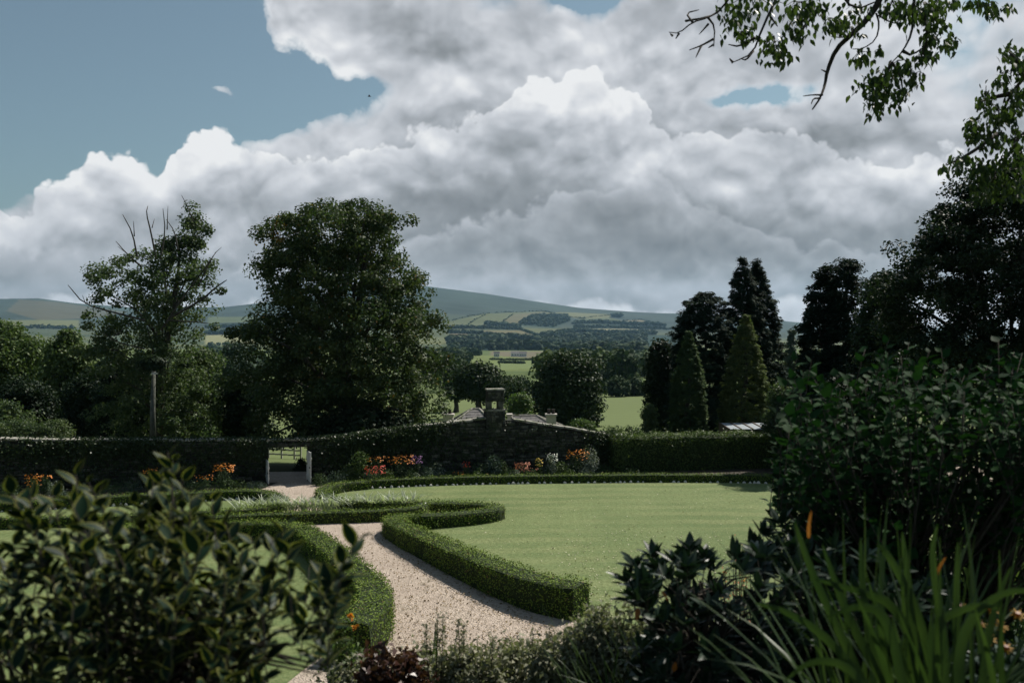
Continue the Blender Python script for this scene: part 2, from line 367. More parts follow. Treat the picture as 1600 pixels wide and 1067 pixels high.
def build_terrain():
    Y = np.concatenate([[-9000, -3000, -800, -200, -50, -10], np.arange(0, 20, .8), np.arange(20, 60, 2.), np.geomspace(60, 2000, 130), np.linspace(2015, 6600, 300), [6900, 7400, 8200, 9000]])
    u = np.linspace(-.8, .8, 520)
    side = .8 * np.geomspace(1.03, 500, 40)
    U = np.concatenate([-side[::-1], u, side])
    W = np.maximum(Y, 25)
    X = np.clip(U[None, :] * W[:, None], -9000, 9000); YY = np.repeat(Y[:, None], len(U), 1)
    Z = ground(X, YY)
    v = np.stack([X, YY, Z], -1).reshape(-1, 3)
    nr, nc = X.shape; i = np.arange(nr * nc).reshape(nr, nc)
    f = np.stack([i[:-1, :-1], i[:-1, 1:], i[1:, 1:], i[1:, :-1]], -1).reshape(-1, 4)
    m, T, b = mat('terrain_grass_heather_cloud_shade')
    at = T.new('ShaderNodeAttribute', attribute_name='Col'); geo = T.new('ShaderNodeNewGeometry'); Pn = geo.outputs['Position']
    n1 = T.noise(Pn, .02, 6, .6); n2 = T.noise(Pn, .3, 5, .6); n3 = T.noise(Pn, 3, 4, .6)
    s = T.m('ADD', .62, T.m('MULTIPLY', T.m('ADD', T.m('ADD', n1, n2), n3), .26))
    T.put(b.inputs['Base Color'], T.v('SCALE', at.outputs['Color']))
    sc = [n for n in T.n if n.type == 'VECT_MATH'][-1]; T.put(sc.inputs['Scale'], s)
    b.inputs['Roughness'].default_value = 1; b.inputs['Specular IOR Level'].default_value = .1
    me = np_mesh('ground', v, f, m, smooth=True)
    col = np.zeros((len(v), 4), np.float32); col[:, 3] = 1
    D = v[:, 1]; PX = 800 + F * v[:, 0] / np.maximum(D, 1); PY = HY + F * (H - v[:, 2]) / np.maximum(D, 1)
    def setc(mask, c): col[mask, :3] = c
    setc(D <= 60, (.045, .055, .025)); setc(D > 50, (.115, .145, .058)); 
    cell = vnoise(np.floor(v[:, 0] / 110 + .3 * np.floor(D / 90)), np.floor(D / 90), 11)
    a = (D > 260) & (D <= 2000)
    base = np.stack([.07 + .06 * cell, .10 + .06 * cell, .035 + .02 * cell], -1); col[a, :3] = base[a]
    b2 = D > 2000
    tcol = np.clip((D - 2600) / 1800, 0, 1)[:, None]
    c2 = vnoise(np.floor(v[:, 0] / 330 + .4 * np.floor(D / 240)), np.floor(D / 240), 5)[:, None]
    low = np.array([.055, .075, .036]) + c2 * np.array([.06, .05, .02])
    up = np.array([.036, .052, .044])  # upland heather tone, kept dark so the colour carries the mountain's cloud shade
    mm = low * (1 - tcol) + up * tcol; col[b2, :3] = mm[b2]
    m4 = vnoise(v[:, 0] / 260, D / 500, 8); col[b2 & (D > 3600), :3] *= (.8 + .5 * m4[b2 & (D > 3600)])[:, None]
    for poly, c in fields:
        msk = in_poly(PX, PY, poly) & (D > 350); setc(msk, c)
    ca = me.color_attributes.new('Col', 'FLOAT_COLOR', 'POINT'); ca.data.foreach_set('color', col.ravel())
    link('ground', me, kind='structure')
build_terrain()

# haze: even thin air round everything
def build_haze():
    mb = MB(); mb.box((0, 0, 130), (18400, 18400, 420))
    m = bpy.data.materials.new('thin_air'); m.use_nodes = True; T = NT(m.node_tree); T.n.clear()
    o = T.new('ShaderNodeOutputMaterial'); p = T.new('ShaderNodeVolumePrincipled')
    p.inputs['Color'].default_value = (.42, .72, 1, 1); p.inputs['Density'].default_value = 3.3e-5; p.inputs['Anisotropy'].default_value = .2
    T.l.new(p.outputs[0], o.inputs['Volume'])
    h = mb.build('haze', m); h['kind'] = 'stuff'; h['label'] = 'thin bluish air over the valley'
build_haze()

# ------------------------------------------------------------------ garden floor
def sheet(name, pts, z, m, kind='structure'):
    me = bpy.data.meshes.new(name); me.from_pydata([(p[0], p[1], z) for p in pts], [], [tuple(range(len(pts)))]); me.materials.append(m); me.update()
    return link(name, me, kind=kind)
def smooth_line(pts, n=2):
    pts = [Vector(p) for p in pts]
    for _ in range(n):
        q = [pts[0]]
        for a, b in zip(pts[:-1], pts[1:]): q += [a * .75 + b * .25, a * .25 + b * .75]
        q.append(pts[-1]); pts = q
    return pts
def lawn_mat():
    m, T, b = mat('mown_lawn')
    geo = T.new('ShaderNodeNewGeometry'); P = geo.outputs['Position']
    big = T.ss(T.noise(P, .22, 5, .6), .3, .72)
    col = T.mix(big, (.094, .142, .048, 1), (.160, .205, .082, 1))
    # mowing stripes bend round the lawn
    sep = T.new('ShaderNodeSeparateXYZ'); T.l.new(P, sep.inputs[0])
    cx = T.m('SUBTRACT', sep.outputs[0], 9.); cy = T.m('SUBTRACT', sep.outputs[1], 8.)
    rr = T.m('SQRT', T.m('ADD', T.m('MULTIPLY', T.m('MULTIPLY', cx, cx), .25), T.m('MULTIPLY', cy, cy)))
    rr = T.m('ADD', rr, T.m('MULTIPLY', T.noise(P, .35, 3), .9))
    st = T.ss(T.m('SINE', T.m('MULTIPLY', rr, 4.6)), -.5, .5)
    patch = T.ss(T.noise(P, .12, 2), .34, .58)
    col = T.mix(T.m('MULTIPLY', T.m('MULTIPLY', st, patch), .48), col, (.235, .255, .115, 1))
    wear = T.ss(T.noise(P, .9, 6, .7), .50, .72); col = T.mix(T.m('MULTIPLY', wear, .35), col, (.21, .21, .10, 1))
    dk = T.ss(T.noise(T.v('MULTIPLY', P, (.6, 1, 1)), 1.7, 5, .7), .52, .70); col = T.mix(T.m('MULTIPLY', dk, .6), col, (.070, .105, .032, 1))
    fine = T.noise(T.v('MULTIPLY', P, (1, .6, 1)), 9, 6, .7)
    col = T.mix(T.m('MULTIPLY', T.ss(fine, .40, .60), .6), col, (.075, .105, .030, 1))
    sp = T.noise(P, 28, 3, .6); col = T.mix(T.m('MULTIPLY', T.ss(sp, .52, .66), .5), col, (.24, .26, .10, 1))
    T.put(b.inputs['Base Color'], col); b.inputs['Roughness'].default_value = .85; b.inputs['Specular IOR Level'].default_value = .2
    bp = T.new('ShaderNodeBump'); bp.inputs['Strength'].default_value = .8; bp.inputs['Distance'].default_value = .04
    T.put(bp.inputs['Height'], T.noise(P, 16, 5, .7)); T.l.new(bp.outputs[0], b.inputs['Normal'])
    return m
M['lawn'] = lawn_mat()
def gravel_mat():
    m, T, b = mat('pinkish_gravel')
    geo = T.new('ShaderNodeNewGeometry'); P = geo.outputs['Position']
    vo = T.new('ShaderNodeTexVoronoi'); T.put(vo.inputs['Vector'], P); vo.inputs['Scale'].default_value = 26
    sepc = T.new('ShaderNodeSeparateXYZ'); T.l.new(vo.outputs['Color'], sepc.inputs[0])
    col = T.mix(sepc.outputs[0], (.33, .27, .22, 1), (.58, .49, .41, 1))
    col = T.mix(T.ss(T.noise(P, .6, 5, .65), .35, .7), col, (.39, .32, .265, 1))
    col = T.mix(T.m('MULTIPLY', T.ss(T.noise(P, 6, 4, .7), .54, .66), .6), col, (.19, .15, .115, 1))
    col = T.mix(T.m('MULTIPLY', T.ss(T.noise(T.v('MULTIPLY', P, (1, .45, 1)), 1.6, 5, .7), .52, .74), .55), col, (.17, .15, .10, 1))
    T.put(b.inputs['Base Color'], col); b.inputs['Roughness'].default_value = .9; b.inputs['Specular IOR Level'].default_value = .2
    bp = T.new('ShaderNodeBump'); bp.inputs['Strength'].default_value = 1; bp.inputs['Distance'].default_value = .03
    T.put(bp.inputs['Height'], T.m('ADD', T.noise(P, 11, 4, .7), vo.outputs['Distance'])); T.l.new(bp.outputs[0], b.inputs['Normal'])
    return m
M['gravel'] = gravel_mat()
sheet('gravel_path', [(-40, 18.6), (40, 18.6), (40, 49.5), (-40, 45.5)], .004, M['gravel'])
sheet('flower_bed', [(-24, 40.6), (-22, 37.6), (-17, 39.3), (-10.6, 41.6), (-10.3, 43.8)], .009, M['lawn_edge'])
sheet('flower_bed', [(-8.9, 44.2), (-8.7, 43.2), (-5.6, 43.9), (0, 44.2), (6, 44.4), (14, 44.2), (20, 44.4), (20, 50), (8, 48.3), (0, 46.4)], .009, M['lawn_edge'])
def groundpoly(pts): return [gpx(a, b) for a, b in pts]
R_LAWN = [(893, 960), (800, 905), (720, 868), (640, 838), (612, 826), (640, 818), (720, 814), (772, 806), (790, 800), (770, 796), (730, 793), (628, 792), (540, 791), (505, 777), (510, 768), (560, 760), (700, 754), (900, 751), (1100, 750), (1250, 753), (1500, 765), (1800, 800), (2100, 880), (1900, 960), (1300, 1040), (960, 1050)]
sheet('lawn', smooth_line(groundpoly(R_LAWN), 1), .012, M['lawn'])
sheet('lawn', groundpoly([(-900, 826), (-300, 822), (60, 812), (180, 812), (250, 828), (300, 832), (455, 832), (490, 855), (545, 905), (572, 950), (520, 1010), (420, 1090), (0, 1090), (-900, 1090)]), .012, M['lawn'])
sheet('lawn', smooth_line(groundpoly([(-900, 815), (-300, 800), (0, 794), (130, 787), (345, 776), (412, 775), (430, 786), (395, 797), (300, 806), (0, 815), (-900, 830)]), 1), .012, M['lawn'])

# ------------------------------------------------------------------ leaf clouds
def rand_unit(n):
    v = rng.normal(size=(n, 3)); return v / np.linalg.norm(v, axis=1, keepdims=True)
def nrm(v): return v / np.maximum(np.linalg.norm(v, axis=1, keepdims=True), 1e-9)
def leaf_quads(P, N, size, aspect=.7, along=None, curl=.15):
    """rhombic leaves: 4 verts each, lightly folded"""
    n = len(P); N = nrm(N)
    a = rand_unit(n) if along is None else along
    a = nrm(a - N * np.sum(a * N, 1, keepdims=True)); b = np.cross(N, a)
    s = (size * rng.uniform(.6, 1.25, n))[:, None] if np.isscalar(size) else size[:, None]
    v = np.stack([P - a * s * .5, P + b * s * aspect * .5 + N * s * curl, P + a * s * .5, P - b * s * aspect * .5 + N * s * curl], 1)
    return v.reshape(-1, 3), np.arange(n * 4).reshape(n, 4)
def foliage_obj(name, V, Fc, m, parent, kind='stuff'):
    off = np.array(parent.location) if parent is not None else np.zeros(3)
    me = np_mesh(name, V - off, Fc, m)
    return link(name, me, parent, kind=kind)

def crown_clusters(rows, d, n, depth=.85, inner=.2, rough=.06, lumpy=.16):
    rows = sorted(rows); ys = np.array([r[0] for r in rows], float); xl = np.array([r[1] for r in rows], float); xr = np.array([r[2] for r in rows], float)
    yy = np.linspace(ys[0], ys[-1], 200); w = np.interp(yy, ys, xr - xl)
    pr = w + .15 * w.max(); pr /= pr.sum()
    y = rng.choice(yy, n, p=pr) + rng.uniform(-1, 1, n)
    l = np.interp(y, ys, xl); r = np.interp(y, ys, xr)
    lump = w.max() * lumpy
    l = l - (vnoise(y / 26, y * 0 + 3, int(d * 7)) - .5) * lump; r = r + (vnoise(y / 23, y * 0 + 9, int(d * 11)) - .5) * lump
    ph = rng.uniform(0, 2 * np.pi, n); q = np.sqrt(rng.uniform(inner, 1, n)) * (1 + rng.normal(0, rough, n))
    s = d / F
    hx = (r - l) / 2 * s; X = ((l + r) / 2 - 800) * s + hx * q * np.cos(ph)
    Yp = d + hx * depth * q * np.sin(ph)
    Z = H - (y - HY) * s
    return np.stack([X, Yp, Z], 1), y
def tree(name, label, cat, rows, d, m, n=260, per=150, rc=.8, leaf=.2, trunk=None, tr=.25, bark='bark', limbs=14, style='leaf', inner=.15, depth=.85, group=None, top_sparse=None, rough=.06, flat=.7, aspect=.7, base=None):
    s = d / F
    ps = sorted(rows); top = ps[0]; bot = ps[-1]
    tx = trunk if trunk is not None else (bot[1] + bot[2]) / 2
    bx = (tx - 800) * s; bz = gz(bx, d) if base is None else base
    t = thing(name, label, cat, (bx, d, bz), group)
    # shrink the rows by the cluster radius so that the leaves end at the outline
    sh = rc * (.62 if style == 'leaf' else .3) / s
    rr = [(y + (sh * .6 if i == 0 else 0), min(l + sh, (l + r) / 2 - 1), max(r - sh, (l + r) / 2 + 1)) for i, (y, l, r) in enumerate(ps)]
    cc, cy = crown_clusters(rr, d, n, depth, inner, rough, .09 if style == 'leaf' else .05)
    topz = H - (top[0] - HY) * s
    mb = MB(); segs = 7; tp = []
    for i in range(segs):
        k = i / (segs - 1); tp.append(Vector((bx + (((top[1] + top[2]) / 2 - 800) * s - bx) * k * .8 + math.sin(i * 1.7) * .012 * (topz - bz) * (k > 0), d + math.cos(i * 2.1) * .01 * (topz - bz) * (k > 0), bz - .2 + (topz - bz) * .86 * k)))
    mb.tube(tp, [tr * (1.25 if i == 0 else 1) * (1 - .86 * i / (segs - 1)) for i in range(segs)], 8)
    mb.build('trunk', M[bark], t, True)
    if limbs:
        lb = MB()
        for k in rng.choice(len(cc), min(limbs, len(cc)), replace=False):
            e = Vector(cc[k]); h = min(max((e.z - bz) * random.uniform(.45, .75), (topz - bz) * .18), (topz - bz) * .8)
            st = tp[0].lerp(tp[-1], min(1, h / ((topz - bz) * .86)))
            mid = st.lerp(e, .5) + Vector((0, 0, .12 * (e - st).length))
            r0 = tr * .4 * (1 - .6 * h / (topz - bz)); lb.tube([st, mid, e], [r0, r0 * .6, r0 * .18], 5)
        lb.build('limb', M[bark], t, True, kind='stuff')
    cnt = rng.integers(int(per * .6), int(per * 1.4), len(cc)); idx = np.repeat(np.arange(len(cc)), cnt); N = len(idx)
    v = rand_unit(N); rad = (rc * rng.uniform(.55, 1.25, len(cc)))[idx]
    q = rng.uniform(.1, 1, N) ** (.45)
    if style == 'leaf':
        P = cc[idx] + v * (rad * q)[:, None] * np.array([1, 1, flat])
        nn = v * .7 + np.array([0, 0, .5]) + rng.normal(0, .55, (N, 3)); al = None
    else:   # conifer sprays: outwards and drooping from the axis
        ax = np.array([bx, d, 0]); o = cc[idx] - ax; o[:, 2] = 0; o = nrm(o)
        P = cc[idx] + v * (rad * q)[:, None] * np.array([1, 1, .45]) + o * 0
        al = o + np.array([0, 0, -.35 if style == 'droop' else .35]) + rng.normal(0, .3, (N, 3))
        nn = np.array([0, 0, 1.0]) + o * .5 + rng.normal(0, .4, (N, 3))
    P[:, 2] = np.maximum(P[:, 2], bz + .05)
    V, Fc = leaf_quads(P, nn, leaf, aspect, al)
    foliage_obj('crown', V, Fc, m, t)
    return t

# ------------------------------------------------------------------ big trees behind the wall
syc = tree('sycamore_tree', 'large broad leafy tree behind the stone wall, some orange leaves at its top left', 'tree',
     [(312, 570, 600), (325, 470, 618), (338, 424, 630), (352, 398, 638), (380, 400, 650), (395, 378, 654), (415, 378, 660), (435, 368, 680), (445, 370, 688), (462, 370, 676), (500, 366, 700), (550, 366, 708), (600, 374, 704), (625, 384, 696), (645, 390, 680), (668, 395, 672), (690, 400, 664)],
     51, M['syc'], n=760, per=150, rc=.70, leaf=.17, trunk=520, tr=.45, limbs=24, inner=.12)
oc = np.array([px(a, b, 50)[:] for a, b in ((432, 350), (425, 362), (446, 348), (438, 372), (474, 368), (520, 345), (555, 360), (408, 372))])
oi = np.repeat(np.arange(8), (130, 90, 80, 60, 60, 40, 40, 30)); ov = rand_unit(530)
oV, oF = leaf_quads(oc[oi] + ov * rng.uniform(.1, .55, (530, 1)) * np.array([1, 1.6, .8]), ov + np.array([0, -.3, .5]), .17)
foliage_obj('turning_leaves', oV, oF, leaf_mat('turning_leaf', (.11, .085, .022), (.24, .13, .03), .55, .25, .1, 4), syc)
T2 = tree('half_dead_tree', 'tall thin tree with bare dead branches on top and a pale slim trunk', 'tree',
     [(318, 284, 304), (345, 270, 322), (385, 232, 332), (405, 150, 338), (440, 124, 352), (480, 128, 352), (520, 132, 335), (560, 128, 345), (620, 140, 352), (680, 155, 358)],
     56, M['ash'], n=440, per=88, rc=.62, leaf=.17, trunk=238, tr=.30, limbs=22, bark='bark', inner=.0, rough=.08)
def c1(a, b): return (a / 3.81, 280 + b / 3.81)
db = MB()
for poly, r in (([(820, 480), (790, 320), (730, 210)], .05), ([(800, 340), (795, 250)], .03), ([(930, 480), (900, 320), (870, 200), (880, 160)], .05), ([(905, 290), (920, 235)], .025),
             ([(955, 480), (985, 310), (970, 175)], .045), ([(995, 300), (1000, 160)], .03), ([(1060, 420), (1040, 310), (990, 240)], .04), ([(1150, 250), (1110, 150), (1080, 95)], .03), ([(840, 520), (760, 450), (690, 370)], .05), ([(740, 430), (700, 400)], .02),
             ([(860, 840), (700, 800), (500, 745), (405, 630)], .06), ([(510, 740), (490, 690)], .025), ([(1020, 820), (1200, 720), (1290, 640), (1350, 600)], .07), ([(1250, 690), (1350, 640)], .03), ([(1000, 840), (1180, 850), (1250, 860)], .04), ([(1280, 440), (1320, 405)], .02),
             ([(860, 1010), (690, 970), (610, 910)], .045), ([(690, 930), (770, 860)], .04), ([(700, 1020), (550, 1005)], .04), ([(1180, 640), (1260, 470), (1290, 430)], .04), ([(960, 900), (1090, 700), (1200, 560), (1260, 470)], .06)):
    pts = [px(*c1(a, b), 56 - 2.2 - random.random() * .8) for a, b in poly]; pts = smooth_line(pts, 1)
    db.tube(pts, [r * 1.2 * (1 - .75 * i / (len(pts) - 1)) for i in range(len(pts))], 5)
db.build('dead_branch', M['bark'], T2, True, kind='stuff')
cq = px(236, 568, 50.9); cv = rand_unit(900); cV, cF = leaf_quads(np.array(cq[:]) + cv * rng.uniform(.2, 1, (900, 1)) * np.array([1.1, .5, .5]), cv + np.array([0, 0, .5]), .16)
foliage_obj('low_foliage', cV, cF, M['dark'], T2)
tb = MB(); tb.tube([px(239, 692, 51), px(238.5, 640, 51.1), px(240, 590, 51.3), px(241, 556, 54.5)], [.17, .14, .11, .06], 8); tb.build('pale_trunk', M['pale_bark'], T2, True)
sb = MB(); sb.box(px(242, 583, 50.9), (.24, .3, .1)); sb.build('cut_stub', noise_mat('sawn_wood', (.45, .45, .42), (.6, .6, .58), 9), T2)

def bush_rows(x0, x1, y0, y1): 
    c = (x0 + x1) / 2; w = (x1 - x0) / 2; h = y1 - y0
    return [(y0, c - w * .35, c + w * .35), (y0 + h * .15, c - w * .75, c + w * .75), (y0 + h * .4, x0, x1), (y0 + h * .75, x0, x1), (y1, c - w * .8, c + w * .8)]
G1 = 'pale leafy trees at the left edge'
tree('leafy_tree', 'rounded sunlit tree at the far left edge, behind the wall', 'tree', bush_rows(-90, 78, 500, 690), 76, M['lime'], n=230, per=130, rc=1.2, leaf=.28, group=G1, limbs=8)
tree('leafy_tree', 'smaller rounded tree between the far left tree and the half dead tree', 'tree', bush_rows(55, 160, 512, 690), 72, M['lime'], n=190, per=130, rc=1.1, leaf=.28, group=G1, limbs=8)
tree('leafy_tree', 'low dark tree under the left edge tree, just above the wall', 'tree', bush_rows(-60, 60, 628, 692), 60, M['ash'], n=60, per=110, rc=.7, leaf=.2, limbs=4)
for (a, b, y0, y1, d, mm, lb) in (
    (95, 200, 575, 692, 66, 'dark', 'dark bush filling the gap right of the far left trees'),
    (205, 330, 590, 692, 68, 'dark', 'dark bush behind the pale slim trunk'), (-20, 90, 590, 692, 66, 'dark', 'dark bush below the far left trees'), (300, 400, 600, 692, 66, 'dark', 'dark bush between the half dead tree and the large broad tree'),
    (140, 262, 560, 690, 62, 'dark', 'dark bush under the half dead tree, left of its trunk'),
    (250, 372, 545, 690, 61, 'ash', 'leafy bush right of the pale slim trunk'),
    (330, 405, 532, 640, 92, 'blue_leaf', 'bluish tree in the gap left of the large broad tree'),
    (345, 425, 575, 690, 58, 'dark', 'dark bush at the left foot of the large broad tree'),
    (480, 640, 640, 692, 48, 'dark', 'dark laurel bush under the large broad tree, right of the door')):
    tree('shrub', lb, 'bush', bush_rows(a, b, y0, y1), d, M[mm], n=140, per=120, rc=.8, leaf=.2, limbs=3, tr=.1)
for (a, b, y0, lb) in ((-30, 62, 656, 'low rounded bush behind the wall at the left edge'), (40, 118, 657, 'low rounded bush on the wall top, right of the left edge one')):
    tree('rounded_bush', lb, 'bush', bush_rows(a, b, y0, 697), 46, M['ash'], n=70, per=130, rc=.4, leaf=.10, limbs=2, tr=.06, group='rounded bushes behind the wall')

# ------------------------------------------------------------------ conifers and right-hand trees
tree('cypress_tree', 'tall dark drooping conifer, left one of the tall twin pair', 'conifer', [(404, 1157, 1161), (430, 1146, 1174), (480, 1132, 1192), (540, 1124, 1205), (600, 1112, 1212), (672, 1105, 1215)], 62, M['yew'], n=1300, per=62, rc=.26, leaf=.22, style='droop', limbs=0, aspect=.28, group='tall twin conifers', inner=.3)
tree('cypress_tree', 'tall dark drooping conifer, right one of the tall twin pair', 'conifer', [(406, 1180, 1184), (430, 1172, 1196), (470, 1164, 1210), (520, 1160, 1222), (580, 1160, 1230), (672, 1160, 1232)], 63, M['yew'], n=1200, per=62, rc=.26, leaf=.22, style='droop', limbs=0, aspect=.28, group='tall twin conifers', inner=.3)
tree('fir_tree', 'broad dark fir with feathery top, left of the tall twin conifers', 'conifer', [(459, 1090, 1116), (474, 1068, 1138), (520, 1050, 1145), (600, 1042, 1150), (672, 1040, 1150)], 60, M['yew'], n=1000, per=64, rc=.30, leaf=.26, style='up', limbs=0, aspect=.25, inner=.3)
tree('round_tree', 'dark rounded tree at the left end of the conifer group', 'tree', [(528, 1022, 1046), (545, 1010, 1056), (580, 1004, 1062), (630, 1006, 1062), (674, 1014, 1060)], 64, M['dark'], n=120, per=120, rc=.7, leaf=.22, limbs=5)
tree('cone_conifer', 'neat dark green cone-shaped conifer, behind the tall hedge', 'conifer', [(518, 1073, 1077), (540, 1064, 1086), (580, 1053, 1098), (630, 1046, 1105), (676, 1044, 1108)], 54, M['cone'], n=1000, per=46, rc=.17, leaf=.13, style='up', limbs=0, aspect=.35, inner=.5, rough=.035)
tree('golden_conifer', 'cone-shaped conifer with golden green sunlit side, beside the pale roofed shed', 'conifer', [(492, 1162, 1166), (515, 1151, 1177), (560, 1136, 1190), (610, 1127, 1200), (650, 1122, 1205), (676, 1122, 1206)], 54, M['gold'], n=1200, per=46, rc=.17, leaf=.13, style='up', limbs=0, aspect=.4, inner=.5, rough=.035)
tree('column_tree', 'dark columnar tree, left one of the pair before the mountain gap', 'tree', [(414, 1288, 1300), (430, 1272, 1308), (470, 1256, 1318), (530, 1246, 1318), (640, 1240, 1316)], 49, M['yew'], n=230, per=120, rc=.5, leaf=.2, limbs=8, style='up', aspect=.4, group='dark column trees')
tree('column_tree', 'dark columnar tree, taller right one of the pair, with gaps of sky', 'tree', [(402, 1310, 1330), (418, 1296, 1344), (460, 1292, 1354), (520, 1296, 1362), (640, 1296, 1356)], 48, M['yew'], n=170, per=100, rc=.5, leaf=.2, limbs=10, style='up', aspect=.4, group='dark column trees')
tree('round_tree', 'dark leafy tree between the column trees and the big right tree', 'tree', bush_rows(1325, 1440, 425, 640), 44, M['dark'], n=230, per=110, rc=.6, leaf=.16, limbs=8)
tree('round_tree', 'big dark tree filling the right edge', 'tree', [(250, 1560, 1660), (275, 1520, 1700), (300, 1488, 1720), (330, 1450, 1750), (385, 1400, 1780), (430, 1372, 1790), (480, 1360, 1790), (560, 1360, 1780), (640, 1380, 1760)], 27, M['dark'], n=900, per=150, rc=.42, leaf=.10, limbs=26, tr=.3, inner=.1)
tree('spruce', 'small far conifer in the gap between the twin conifers and the column trees', 'conifer', [(512, 1234, 1238), (540, 1228, 1244), (610, 1220, 1252)], 95, M['blue_leaf'], n=70, per=80, rc=.5, leaf=.35, style='droop', limbs=0, aspect=.35)
tree('shrub', 'pale leafy bush between the golden conifer and the big right bush', 'bush', [(600, 1205, 1225), (615, 1194, 1250), (650, 1190, 1262), (680, 1190, 1262)], 50, M['ash'], n=90, per=110, rc=.45, leaf=.14, limbs=4, tr=.08)
tree('shrub', 'dark laurel bush under the column trees', 'bush', bush_rows(1215, 1380, 585, 730), 46, M['dark'], n=150, per=110, rc=.7, leaf=.16, limbs=4, tr=.1)
tree('shrub', 'leafy climber at the foot of the conifer group, beside the meadow', 'bush', bush_rows(1000, 1028, 632, 680), 52, M['ash'], n=40, per=90, rc=.35, leaf=.12, limbs=2, tr=.05)

# ------------------------------------------------------------------ trees in the meadow and the valley
tree('oak_tree', 'broad dark oak in the meadow right of the stone turret', 'tree', [(550, 862, 904), (560, 850, 926), (576, 836, 936), (600, 822, 944), (630, 818, 946), (655, 826, 944), (684, 850, 920)], 104, M['oak'], n=260, per=140, rc=1.5, leaf=.34, trunk=880, tr=.5, limbs=10)
tree('meadow_tree', 'spreading tree with a short trunk in the meadow left of the stone turret', 'tree', [(566, 728, 760), (580, 708, 775), (598, 702, 800), (612, 708, 800), (618, 730, 770)], 132, M['oak'], n=150, per=110, rc=1.7, leaf=.42, trunk=749, tr=.55, limbs=6, group='meadow trees')
tree('meadow_tree', 'tree behind the spreading meadow tree, partly hidden by the sycamore', 'tree', bush_rows(690, 735, 572, 616), 150, M['oak'], n=100, per=100, rc=1.7, leaf=.45, tr=.4, limbs=4, group='meadow trees')
tree('meadow_tree', 'smaller tree right behind the stone turret', 'tree', bush_rows(772, 822, 592, 622), 150, M['oak'], n=100, per=100, rc=1.6, leaf=.45, tr=.3, limbs=4, group='meadow trees')
tree('small_tree', 'yellowish green small tree left of the dark oak', 'tree', bush_rows(790, 832, 612, 662), 88, M['fresh'], n=70, per=90, rc=.8, leaf=.22, tr=.12, limbs=4)
tree('shrub', 'bright sunlit bush over the sloping wall top, below the dark oak', 'bush', bush_rows(884, 935, 654, 692), 60, M['fresh'], n=60, per=100, rc=.5, leaf=.13, tr=.08, limbs=3)
tree('shrub', 'low weedy bush where the wall meets the tall hedge', 'bush', bush_rows(935, 1010, 664, 690), 50, M['ash'], n=40, per=60, rc=.35, leaf=.11, tr=.05, limbs=3)
tb = ['left of the meadow gap', 'beside the oak', 'right of the oak', 'with golden tint', 'before the conifers', 'next to the meadow edge', 'under the hill', 'by the sycamore']
for i, (a, b, y0, d, mm, lb) in enumerate((
    (940, 985, 590, 240, 'far', 'tree on the meadow edge directly right of the oak'), (972, 1012, 592, 245, 'far', 'tree on the meadow edge beside the conifer group'),
    (925, 960, 580, 270, 'far', 'taller tree behind the meadow edge right of the oak'), (968, 1000, 578, 300, 'farlight', 'golden tinted tree in the valley left of the conifers'),
    (700, 745, 588, 230, 'far', 'tree behind the meadow near the sycamore'), (800, 828, 590, 240, 'far', 'tree behind the meadow left of the oak'))):
    tree('valley_tree', lb, 'tree', bush_rows(a, b, y0, 614), d, M[mm], n=60, per=90, rc=2.0, leaf=.7, tr=.3, limbs=0, group='trees along the meadow edge')

def blob_crown_mesh(name, m, n=260, leaf=.11, conic=False):
    """unit tree (height 1) of leaf cards, shared by far trees"""
    k = 16; c = rand_unit(k) * rng.uniform(.1, .27, (k, 1)) * np.array([1.1, 1.1, 1]) + np.array([0, 0, .6]); c[:, 2] = np.clip(c[:, 2], .2, .9)
    idx = rng.integers(0, k, n); v = rand_unit(n); P = c[idx] + v * .17 * rng.uniform(.5, 1, (n, 1))
    if conic:
        z = rng.uniform(.04, 1, n) ** 1.2; a = rng.uniform(0, 6.28, n); r = .2 * (1 - z) + .015
        P = np.stack([np.cos(a) * r, np.sin(a) * r, z], 1); v = np.stack([np.cos(a), np.sin(a), 0 * a + .4], 1)
    V, Fc = leaf_quads(P, v + rng.normal(0, .3, (n, 3)) + np.array([0, 0, .3]), leaf, .9)
    t = np.array([(-.02, -.02, 0), (.02, -.02, 0), (.02, .02, 0), (-.02, .02, 0), (-.01, -.01, .5), (.01, -.01, .5), (.01, .01, .5), (-.01, .01, .5)])
    b = len(V); V = np.concatenate([V, t]); F2 = np.array([(0, 1, 5, 4), (1, 2, 6, 5), (2, 3, 7, 6), (3, 0, 4, 7)]) + b
    return np_mesh(name, V, np.concatenate([Fc, F2]), m)
far_meshes = [blob_crown_mesh('far_tree', M['far']) for _ in range(4)] + [blob_crown_mesh('far_tree', M['farlight'])]
con_mesh = blob_crown_mesh('far_conifer', M['oak'], 200, .09, True)
